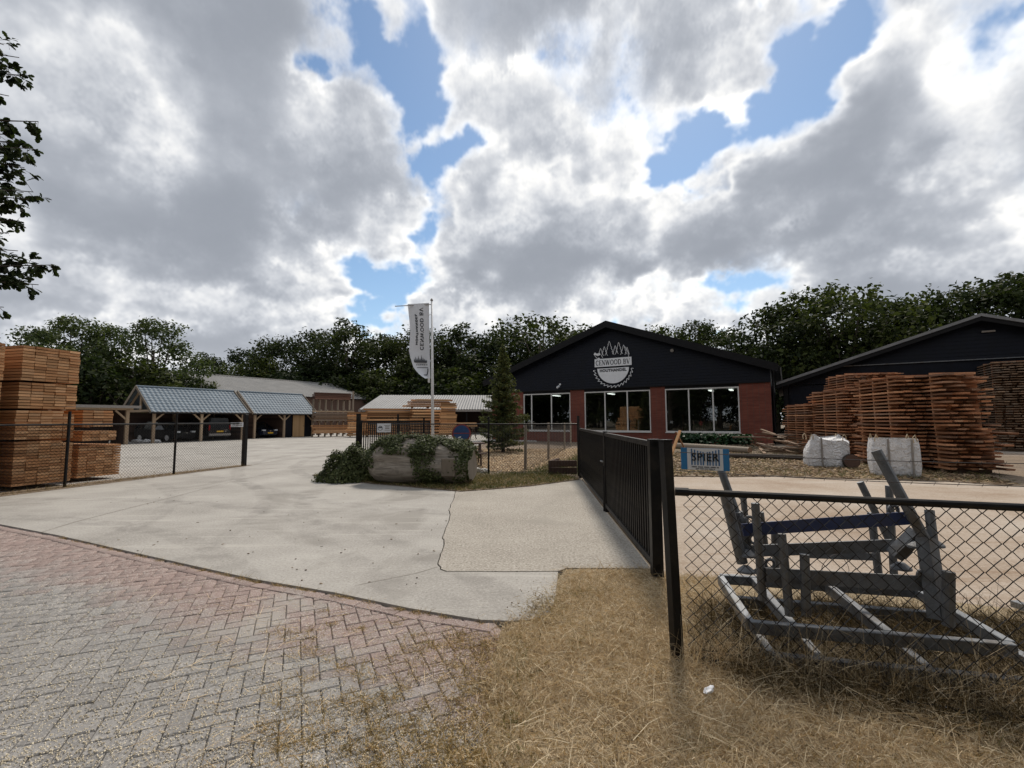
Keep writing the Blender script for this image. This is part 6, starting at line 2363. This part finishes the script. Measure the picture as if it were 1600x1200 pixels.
# ================================================================ bulk bags
def bulk_bag(label, c, w, d, h, rz, slump, seed, top_fill):
    t = thing('bulk_bag', label, 'bulk bag', c, rz=rz, group='white bulk bags before the stacks')
    rr = random.Random(seed)
    n, nz = 36, 14
    Mx = WM[t.name]
    V, Fc = [], []
    for k in range(nz + 1):
        f = k / nz
        for i in range(n):
            a = 2 * math.pi * i / n
            ex = .30
            cx = math.copysign(abs(math.cos(a)) ** ex, math.cos(a))
            cy = math.copysign(abs(math.sin(a)) ** ex, math.sin(a))
            bl = 1 + .07 * math.sin(math.pi * min(1, f * 1.05)) - (.05 * f if slump else 0)
            wr = .018 * math.sin(9 * a + 6 * f + seed) + .012 * math.sin(17 * a - 9 * f)
            zz_ = h * f
            if slump:
                zz_ *= 1 - .20 * max(0, math.cos(a * 2 + 1.2)) * f - .10 * max(0, math.sin(a * 3)) * f + .12 * f * max(0, math.cos(2 * (a - .785))) 
            V.append(Mx @ Vector(((cx * w / 2) * (bl + wr) + slump * .10 * f * f, (cy * d / 2) * (bl + wr), zz_ + .01)))
    for k in range(nz):
        for i in range(n):
            Fc.append((k * n + i, k * n + (i + 1) % n, (k + 1) * n + (i + 1) % n, (k + 1) * n + i))
    Fc.append(tuple(range(n - 1, -1, -1)))
    MB().add(V, Fc).build('bag_body', M['bag'], t, smooth=True)
    # top fill / gathered top
    top = [V[nz * n + i] for i in range(n)]
    cen = sum(top, Vector()) / n
    cen.z -= (.02 if top_fill else .10)
    mb = MB().add([p - ZUP * .03 for p in top] + [cen], [(i, (i + 1) % n, n) for i in range(n)])
    mb.build('bag_top', M['chip'] if top_fill else M['bag'], t, smooth=True)
    for sx in (-1, 1):
        for sy in (-1, 1):
            p = Mx @ Vector((sx * w * .46, sy * d * .46, h * .93))
            q = [p, p + Vector((rr.uniform(-.03, .03) - .02 * sx, rr.uniform(-.02, .02), .12)), p + Vector((-.05 * sx, 0, .18)), p + Vector((-.10 * sx, rr.uniform(-.03, .03), .11)), p + Vector((-.10 * sx, 0, -.02))]
            MB().tube(q, .013, 5).build('lifting_loop', M['loop'], t)
    for sx in (-.18, .32 if not slump else 0.9):
        if sx > .8:
            continue
        pts_ = [Mx @ Vector((sx * w, -d / 2 * (1.10 + .0 * k), h * k / 6)) for k in range(7)]
        for a, b in zip(pts_, pts_[1:]):
            pass
        MB().beam(pts_[0] + ZUP * .02, pts_[-1], .045, .02, up=(0, -1, 0)).build('strap', M['strap'], t)
    return t


b1 = G(1291, 731)
bulk_bag('slumped white bulk bag left of the sawn log end', b1 + Vector((.28, .45, 0)), 1.06, .9, .92, -.35, 1.0, 2, False)
b2 = G(1409, 746)
bulk_bag('upright full white bulk bag with grey straps', b2 + Vector((.16, .42, 0)), .96, .85, .98, -.50, 0.0, 5, True)


def round_log(label, a, b, r, group=None, mk='bark'):
    t = thing('log', label, 'log', a, group=group)
    MB().tube([a, a.lerp(b, .5) + Vector((0, 0, .01)), b], [r, r * .97, r * .93], 14, cap=False).build('bark', M[mk], t, smooth=True)
    d = (b - a).normalized()
    for p_, s in ((a, -1), (b, 1)):
        MB().tube([p_ - d * s * .01, p_ + d * s * .012], r * .97, 14).build('sawn_end', M['dark_board'] if mk == 'bark' else M['old_board'], t)
    return t


a_ = G(1336, 733)
round_log('short dark log with round sawn end between the bags', a_ + Vector((0, .1, .22)), a_ + Vector((.3, 1.2, .2)), .22)
a_ = G(1228, 700)
round_log('pale peeled log lying left of the slumped bag', G(1208, 706) + ZUP * .12, G(1262, 706) + ZUP * .14, .13, mk='grey_wood')
round_log('long dark pipe-like trunk lying across the weed strip', G(1136, 716) + ZUP * .09, G(1262, 720) + ZUP * .10, .11)
round_log('pale debarked trunk edging the leafy bed', G(1056, 701) + ZUP * .16, G(1172, 709) + ZUP * .15, .15, mk='grey_wood')
pp = thing('leaning_planks', 'pale planks leaning together at the end of the leafy bed', 'planks', G(1052, 712))
put_board(pp, 'fresh', Vector((.1, 0, .5)), (1.3, .12, .05), .6, 'plank', tilt=-1.0)
put_board(pp, 'fresh', Vector((.45, .1, .45)), (1.2, .12, .05), 2.6, 'plank', tilt=-1.1)
# leafy bed in front of the window
bd = thing('leafy_bed', 'low bed of broad dark green leaves under the shop window', 'plants', on_ground(1118, 24.2))
rn2 = np.random.default_rng(12)
pos, nr, sz = [], [], []
for k in range(46):
    cx = rn2.uniform(-1.75, 1.75)
    cy = rn2.uniform(-.5, .5)
    cc = np.array((cx * E2.x * -1 + cy * E1.x, cx * E2.y * -1 + cy * E1.y, .0))
    for q in range(34):
        a = rn2.random() * 6.28
        r = rn2.uniform(.05, .34)
        pos.append(cc + np.array((math.cos(a) * r, math.sin(a) * r, rn2.uniform(.30, .80) - r * .3)))
        nr.append((math.cos(a) * .6, math.sin(a) * .6, .9))
Vv, Ff = leaf_cards(np.array(pos), np.array(nr), rn2.uniform(.12, .26, len(pos)), rn2, .35, .8)
mesh_obj('foliage', fast_mesh('foliage', Vv, Ff), M['bed_leaf'], bd)


# ================================================================ galvanised stacking frames behind the near fence
A0 = Vector((1.50, 3.02, 0))
fu = Vector((.974, -.226, 0)).normalized()
fv = Vector((.226, .974, 0)).normalized()


def base_frame(label, org, u, v, L, Wd, z, tilt=0.0):
    t = thing('stacking_frame', label, 'steel frame', org, group='galvanised stacking frames')
    c = lambda a, b: org + u * a + v * b + ZUP * (z + tilt * b)
    bw, bh = .05, .072
    MB().beam(c(0, 0), c(L, 0), bw, bh).build('front_rail', M['galv'], t, bevel=.004)
    MB().beam(c(0, Wd), c(L, Wd), bw, bh).build('back_rail', M['galv'], t, bevel=.004)
    for a in (.0, .26 * L / 1.42, .80 * L / 1.42, L):
        MB().beam(c(a, .03), c(a, Wd - .03), bw, bh * .98).build('cross_rail', M['galv_light'] if a in (0.0, L) else M['galv'], t, bevel=.004)
    return t


lo_f = base_frame('lower galvanised steel frame lying on the weeds behind the fence', A0 + fu * .09 - fv * .10, fu, fv, 1.46, .92, .06)
up_f = base_frame('galvanised steel stacking frame with leaning posts and blue beam', A0, fu, fv, 1.37, .90, .20)


def tp(p, q, d0, d1, r, name='post', m='galv', n=10, square=None):
    a, b = P(p[0], p[1], d0), P(q[0], q[1], d1)
    mb = MB()
    if square:
        mb.beam(a, b, square[0], square[1], up=(.3, -1, .2))
    else:
        mb.tube([a, b], r, n)
    return mb.build(name, M[m], up_f)


tp((1369, 704), (1447, 846), 3.02, 2.88, .031)
tp((1447, 840), (1467, 968), 2.88, 2.78, 0, square=(.075, .075))
tp((1452, 797), (1471, 958), 2.92, 2.80, .026)
tp((1482, 893), (1482, 978), 2.72, 2.72, .031)
tp((1122, 722), (1158, 822), 3.42, 3.36, .027)
tp((1150, 800), (1168, 868), 3.36, 3.34, .045)
tp((1133, 773), (1160, 880), 3.30, 3.26, .036)
tp((1161, 773), (1166, 822), 3.55, 3.55, .022)
tp((1180, 786), (1192, 938), 3.10, 3.10, .026)
tp((1188, 800), (1195, 852), 3.45, 3.45, .024)
tp((1209, 815), (1213, 888), 3.5, 3.5, .024)
tp((1221, 834), (1234, 962), 3.02, 2.98, .027)
tp((1257, 866), (1260, 962), 2.96, 2.94, .028)
tp((1344, 753), (1392, 850), 3.35, 3.3, .023)
tp((1361, 801), (1373, 900), 3.4, 3.4, .026)
tp((1389, 759), (1397, 902), 3.3, 3.3, .024)
tp((1160, 828), (1424, 809), 3.16, 2.98, 0, 'blue_beam', 'blue_steel', square=(.078, .03))
tp((1168, 861), (1396, 852), 3.30, 3.10, 0, 'cross_beam', square=(.075, .04))
tp((1258, 866), (1366, 870), 3.45, 3.3, 0, 'cross_beam', square=(.05, .04))
tp((1434, 832), (1397, 868), 2.98, 3.05, 0, 'brace', square=(.07, .07))
tp((1196, 898), (1450, 912), 3.08, 2.88, 0, 'cross_beam', square=(.085, .05))
for (px_, py_, dd) in ((1168, 866, 3.25), (1166, 891, 3.2), (1408, 886, 3.05), (1434, 852, 2.95), (1458, 850, 2.9), (1191, 893, 3.2)):
    c = P(px_, py_, dd)
    MB().tube([c - ZUP * .012, c, c + ZUP * .03], [.058, .055, .02], 14).build('foot_plate', M['galv'], up_f)
for (px_, py_, dd) in ((1171, 814, 3.3), (1203, 881, 3.2), (1396, 797, 3.05), (1178, 842, 3.3), (1442, 899, 2.86)):
    c = P(px_, py_, dd)
    mb = MB()
    mb.tube([c + Vector((math.cos(a) * .030, 0, math.sin(a) * .030)) for a in np.linspace(0, 2 * math.pi, 15)], .011, 6, cap=False)
    mb.build('eyelet', M['galv'], up_f)
# wire loop hanging in the frame
c = P(1305, 885, 3.1)
mb = MB()
mb.tube([c + Vector((math.cos(a) * .085, .02 * math.sin(2 * a), math.sin(a) * .075)) for a in np.linspace(0, 2 * math.pi, 25)], .0022, 4, cap=False)
wl = thing('wire_loop', 'thin loop of wire hanging inside the steel frame', 'wire', c)
mb.build('wire', M['barbed'], wl)
# stray zinc angle at the right edge
za = thing('zinc_profile', 'pale zinc profile lying by the right edge behind the fence', 'steel profile', G(1590, 940))
MB().beam(G(1584, 943, .04), G(1640, 962, .04), .06, .05).build('profile', M['galv_light'], za)

# ---------------------------------------------------------------- company plate on the frame
sg0, sg1 = P(1064, 716, 3.36), P(1139.5, 719, 3.30)
sc_ = sg0.lerp(sg1, .5)
sx_ = (sg1 - sg0).normalized()
sn_ = Vector((sx_.y, -sx_.x, 0)).normalized()
sw = (sg1 - sg0).length
sh_ = .155
sp = thing('company_plate', 'blue and white plate reading SPIER on the steel frame', 'sign', sc_)
sf2 = lambda a, b, d: sc_ + sx_ * a + ZUP * b + sn_ * d
MB().prism([(-sw / 2, -sh_ / 2), (sw / 2, -sh_ / 2), (sw / 2, sh_ / 2), (-sw / 2, sh_ / 2)], sf2, 0, .004).build('plate', M['sign_blue'], sp)
MB().prism([(-sw * .37, -sh_ / 2 + .001), (sw * .37, -sh_ / 2 + .001), (sw * .37, sh_ / 2 - .001), (-sw * .37, sh_ / 2 - .001)], sf2, .0045, .006).build('white_field', M['sign_white'], sp)
for i in range(10):
    if i == 4 or i == 5:
        x0 = -sw * .285 + i * sw * .062 + (.0 if i == 4 else .004)
    x0 = -sw * .29 + i * sw * .0625
    top_ = (.46, .42, .38, .35, .33, .33, .35, .38, .42, .46)[i]
    if i in (4, 5):
        x0 += (-.004 if i == 4 else .004)
    MB().prism([(x0, -sh_ * .28), (x0 + sw * .028, -sh_ * .28), (x0 + sw * .028, sh_ * top_), (x0, sh_ * top_)], sf2, .0065, .0075).build('stripe', M['spier_blue'], sp)
text('SPIER', .078, frame(sf2(0, .012, .0095), sx_, sn_), M['sign_ink'], sp, spacing=1.12, bold=.0006, sx=.92)
for (a0, a1, b, hh) in ((-.28, .28, -.36, .05), (-.2, .2, -.44, .035)):
    n_ = 26
    mb = MB()
    for k in range(n_):
        if k % 6 == 5:
            continue
        x0 = sw * (a0 + (a1 - a0) * k / n_)
        x1 = x0 + sw * (a1 - a0) / n_ * .7
        mb.prism([(x0, sh_ * (b - hh / 2)), (x1, sh_ * (b - hh / 2)), (x1, sh_ * (b + hh / 2)), (x0, sh_ * (b + hh / 2))], sf2, .0065, .0075)
    mb.build('print_line', M['sign_ink'], sp)

# ---------------------------------------------------------------- picnic table behind the fence
pc = on_ground(727, 15.6)
pt2 = thing('picnic_table', 'dark picnic table half hidden by the round sign', 'table', pc)
rz_ = Matrix.Rotation(.15, 3, 'Z')
for k in range(4):
    MB().box(pc + rz_ @ Vector((0, -.27 + k * .18, .74)), (1.3, .165, .035), rz_).build('table_board', M['dark_board'], pt2)
for s in (-1, 1):
    for k in range(2):
        MB().box(pc + rz_ @ Vector((0, s * (.62 + .14 * k), .44)), (1.3, .13, .035), rz_).build('seat_board', M['dark_board'], pt2)
for s in (-1, 1):
    MB().beam(pc + rz_ @ Vector((s * .45, -.72, .41)), pc + rz_ @ Vector((s * .45, .72, .41)), .04, .09).build('seat_bearer', M['dark_board'], pt2)
    for q in (-1, 1):
        MB().beam(pc + rz_ @ Vector((s * .49, q * .62, 0)), pc + rz_ @ Vector((s * .49, q * .2, .73)), .05, .09).build('leg', M['dark_board'], pt2)


# ================================================================ vehicles
def vehicle(name, label, cat, pos, heading, L, Wd, H, secs, glass, paint, detail):
    """secs: body sections (x, z_low, z_belt, half width); glass: (x, z_top, half width top) over the cabin"""
    t = thing(name, label, cat, pos, rz=heading)
    Mx = WM[t.name]
    ringf = lambda x, zl, zb, hw: [(x, -hw * .92, zl), (x, -hw, zl + .12), (x, -hw, zb * .78), (x, -hw * .95, zb), (x, hw * .95, zb), (x, hw, zb * .78), (x, hw, zl + .12), (x, hw * .92, zl)]
    V = [Mx @ Vector(p) for s in secs for p in ringf(*s)]
    n = 8
    Fc = [(i * n + j, i * n + (j + 1) % n, (i + 1) * n + (j + 1) % n, (i + 1) * n + j) for i in range(len(secs) - 1) for j in range(n)]
    Fc += [tuple(range(n - 1, -1, -1)), tuple((len(secs) - 1) * n + j for j in range(n))]
    MB().add(V, Fc).build('body', paint, t, smooth=False, bevel=.02)
    belt = lambda x: np.interp(x, [s[0] for s in secs], [s[2] for s in secs])
    hwid = lambda x: np.interp(x, [s[0] for s in secs], [s[3] for s in secs]) * .95
    # cabin: glass band then roof panel
    V, Fc = [], []
    for (x, zt, hw, xb) in glass:
        V += [Mx @ Vector((xb, -hwid(xb), belt(xb) - .01)), Mx @ Vector((x, -hw, zt)), Mx @ Vector((x, hw, zt)), Mx @ Vector((xb, hwid(xb), belt(xb) - .01))]
    k = len(glass)
    for i in range(k - 1):
        a, b = i * 4, i * 4 + 4
        Fc += [(a, a + 1, b + 1, b), (a + 3, b + 3, b + 2, a + 2)]
    Fc += [(0, 3, 2, 1), ((k - 1) * 4, (k - 1) * 4 + 1, (k - 1) * 4 + 2, (k - 1) * 4 + 3)]
    MB().add(V, Fc).build('window_glass', M['car_glass'], t)
    V, Fc = [], []
    for (x, zt, hw, xb) in glass:
        V += [Mx @ Vector((x, -hw - .02, zt - .05)), Mx @ Vector((x, -hw * .8, zt + .03)), Mx @ Vector((x, hw * .8, zt + .03)), Mx @ Vector((x, hw + .02, zt - .05))]
    for i in range(k - 1):
        a, b = i * 4, i * 4 + 4
        Fc += [(a, a + 1, b + 1, b), (a + 1, a + 2, b + 2, b + 1), (a + 2, a + 3, b + 3, b + 2)]
    Fc += [(0, 1, 2, 3), ((k - 1) * 4 + 3, (k - 1) * 4 + 2, (k - 1) * 4 + 1, (k - 1) * 4)]
    MB().add(V, Fc).build('roof', paint, t)
    for (x, zt, hw, xb) in glass:
        for s in (-1, 1):
            MB().beam(Mx @ Vector((xb, s * (hwid(xb) + .004), belt(xb))), Mx @ Vector((x, s * (hw + .006), zt - .02)), .07, .05).build('pillar', paint, t)
    for x in (L * .31, -L * .31):
        for s in (-1, 1):
            c = Vector((x, s * (Wd / 2 - .12), .31))
            w = MB().tube([Mx @ (c - Vector((0, s * .1, 0))), Mx @ (c + Vector((0, s * .12, 0)))], .31, 20).build('tyre', M['rubber'], t)
            MB().tube([Mx @ (c + Vector((0, s * .121, 0))), Mx @ (c + Vector((0, s * .13, 0)))], .2, 14).build('rim', M['rim'], w)
    for (nm, mk, c, sz) in detail:
        MB().box(Mx @ Vector(c), sz, Matrix.Rotation(heading, 3, 'Z')).build(nm, M[mk], t, bevel=.006)
    return t


HIN = math.atan2(E2.y, E2.x)                  # nose into the carport
vpos = O1 + E1 * 4.45 + E2 * 2.35
vehicle('parked_van', 'black delivery van parked tail out in the first carport', 'van', vpos, HIN + .06, 4.3, 1.8, 1.82,
        [(-2.15, .35, .95, .84), (-2.0, .28, 1.0, .88), (-.8, .25, 1.02, .9), (.9, .25, 1.02, .9), (1.6, .25, .98, .86), (2.1, .32, .78, .75)],
        [(-2.0, 1.76, .70, -2.08), (-.9, 1.82, .74, -1.0), (.3, 1.80, .72, .5), (.75, 1.62, .66, 1.35)], M['car_black'],
        [('number_plate', 'plate', (-2.17, 0, .72), (.02, .52, .11)), ('tail_lamp', 'red_lamp', (-2.12, .80, 1.02), (.06, .10, .42)), ('tail_lamp', 'red_lamp', (-2.12, -.80, 1.02), (.06, .10, .42)),
         ('bumper', 'strap', (-2.17, 0, .47), (.10, 1.66, .17)), ('door_seam', 'rubber', (-2.165, 0, 1.0), (.012, .015, .9)), ('badge', 'chrome', (-2.165, -.45, .83), (.01, .25, .05)), ('badge', 'chrome', (-2.165, -.42, .72), (.01, .12, .12))])
hpos = O2 + E1 * 1.55 + E2 * 2.3
vehicle('parked_hatchback', 'dark blue hatchback parked nose out in the second carport', 'car', hpos, HIN + math.pi + .05, 4.1, 1.75, 1.46,
        [(-2.0, .4, .92, .74), (-1.8, .25, .95, .84), (-.5, .2, .93, .875), (1.0, .2, .88, .875), (1.65, .22, .76, .84), (2.02, .3, .60, .70)],
        [(-1.75, 1.25, .58, -1.9), (-1.0, 1.44, .60, -1.1), (.1, 1.44, .60, -.1), (.35, 1.38, .58, 1.0)], M['car_blue'],
        [('number_plate', 'plate', (2.03, 0, .46), (.02, .52, .11)), ('headlamp', 'lamp_glass', (1.90, .58, .70), (.16, .32, .12)), ('headlamp', 'lamp_glass', (1.90, -.58, .70), (.16, .32, .12)),
         ('grille', 'rubber', (2.0, 0, .62), (.08, .7, .10)), ('badge', 'chrome', (2.04, 0, .64), (.02, .1, .1)), ('lower_grille', 'rubber', (2.0, 0, .32), (.06, 1.0, .12))])
M['car_dark'] = mat('car_dark', (.006, .006, .007), .5, .1, 2.0, spec=.2)
kpos = O1 + E1 * 1.7 + E2 * 2.3
vehicle('parked_estate', 'black car deep in the shade of the first carport', 'car', kpos, HIN + math.pi + .25, 4.4, 1.8, 1.5,
        [(-2.15, .4, .95, .78), (-1.9, .25, .98, .88), (-.5, .2, .95, .9), (1.0, .2, .92, .9), (1.8, .22, .80, .86), (2.15, .3, .62, .72)],
        [(-1.95, 1.32, .60, -2.05), (-1.1, 1.5, .63, -1.2), (.1, 1.48, .62, -.1), (.35, 1.42, .6, 1.05)], M['car_dark'],
        [('headlamp', 'lamp_glass', (2.02, .60, .74), (.16, .32, .12)), ('headlamp', 'lamp_glass', (2.02, -.60, .74), (.16, .32, .12)), ('grille', 'rubber', (2.12, 0, .64), (.08, .8, .14)), ('badge', 'chrome', (2.16, 0, .66), (.02, .12, .06))])
# pale rubble sacks beside the shelter
for i in range(3):
    q = P(214 + i * 14, 700, 33)
    lump('rubble_sack', Vector((q.x, q.y, .12)), (.35, .3, .16), M['bag'], 60 + i, ('white sack lying nearest the shelter post', 'white sack in the middle of three behind the fence', 'white sack lying nearest the carport post')[i], 'sack')
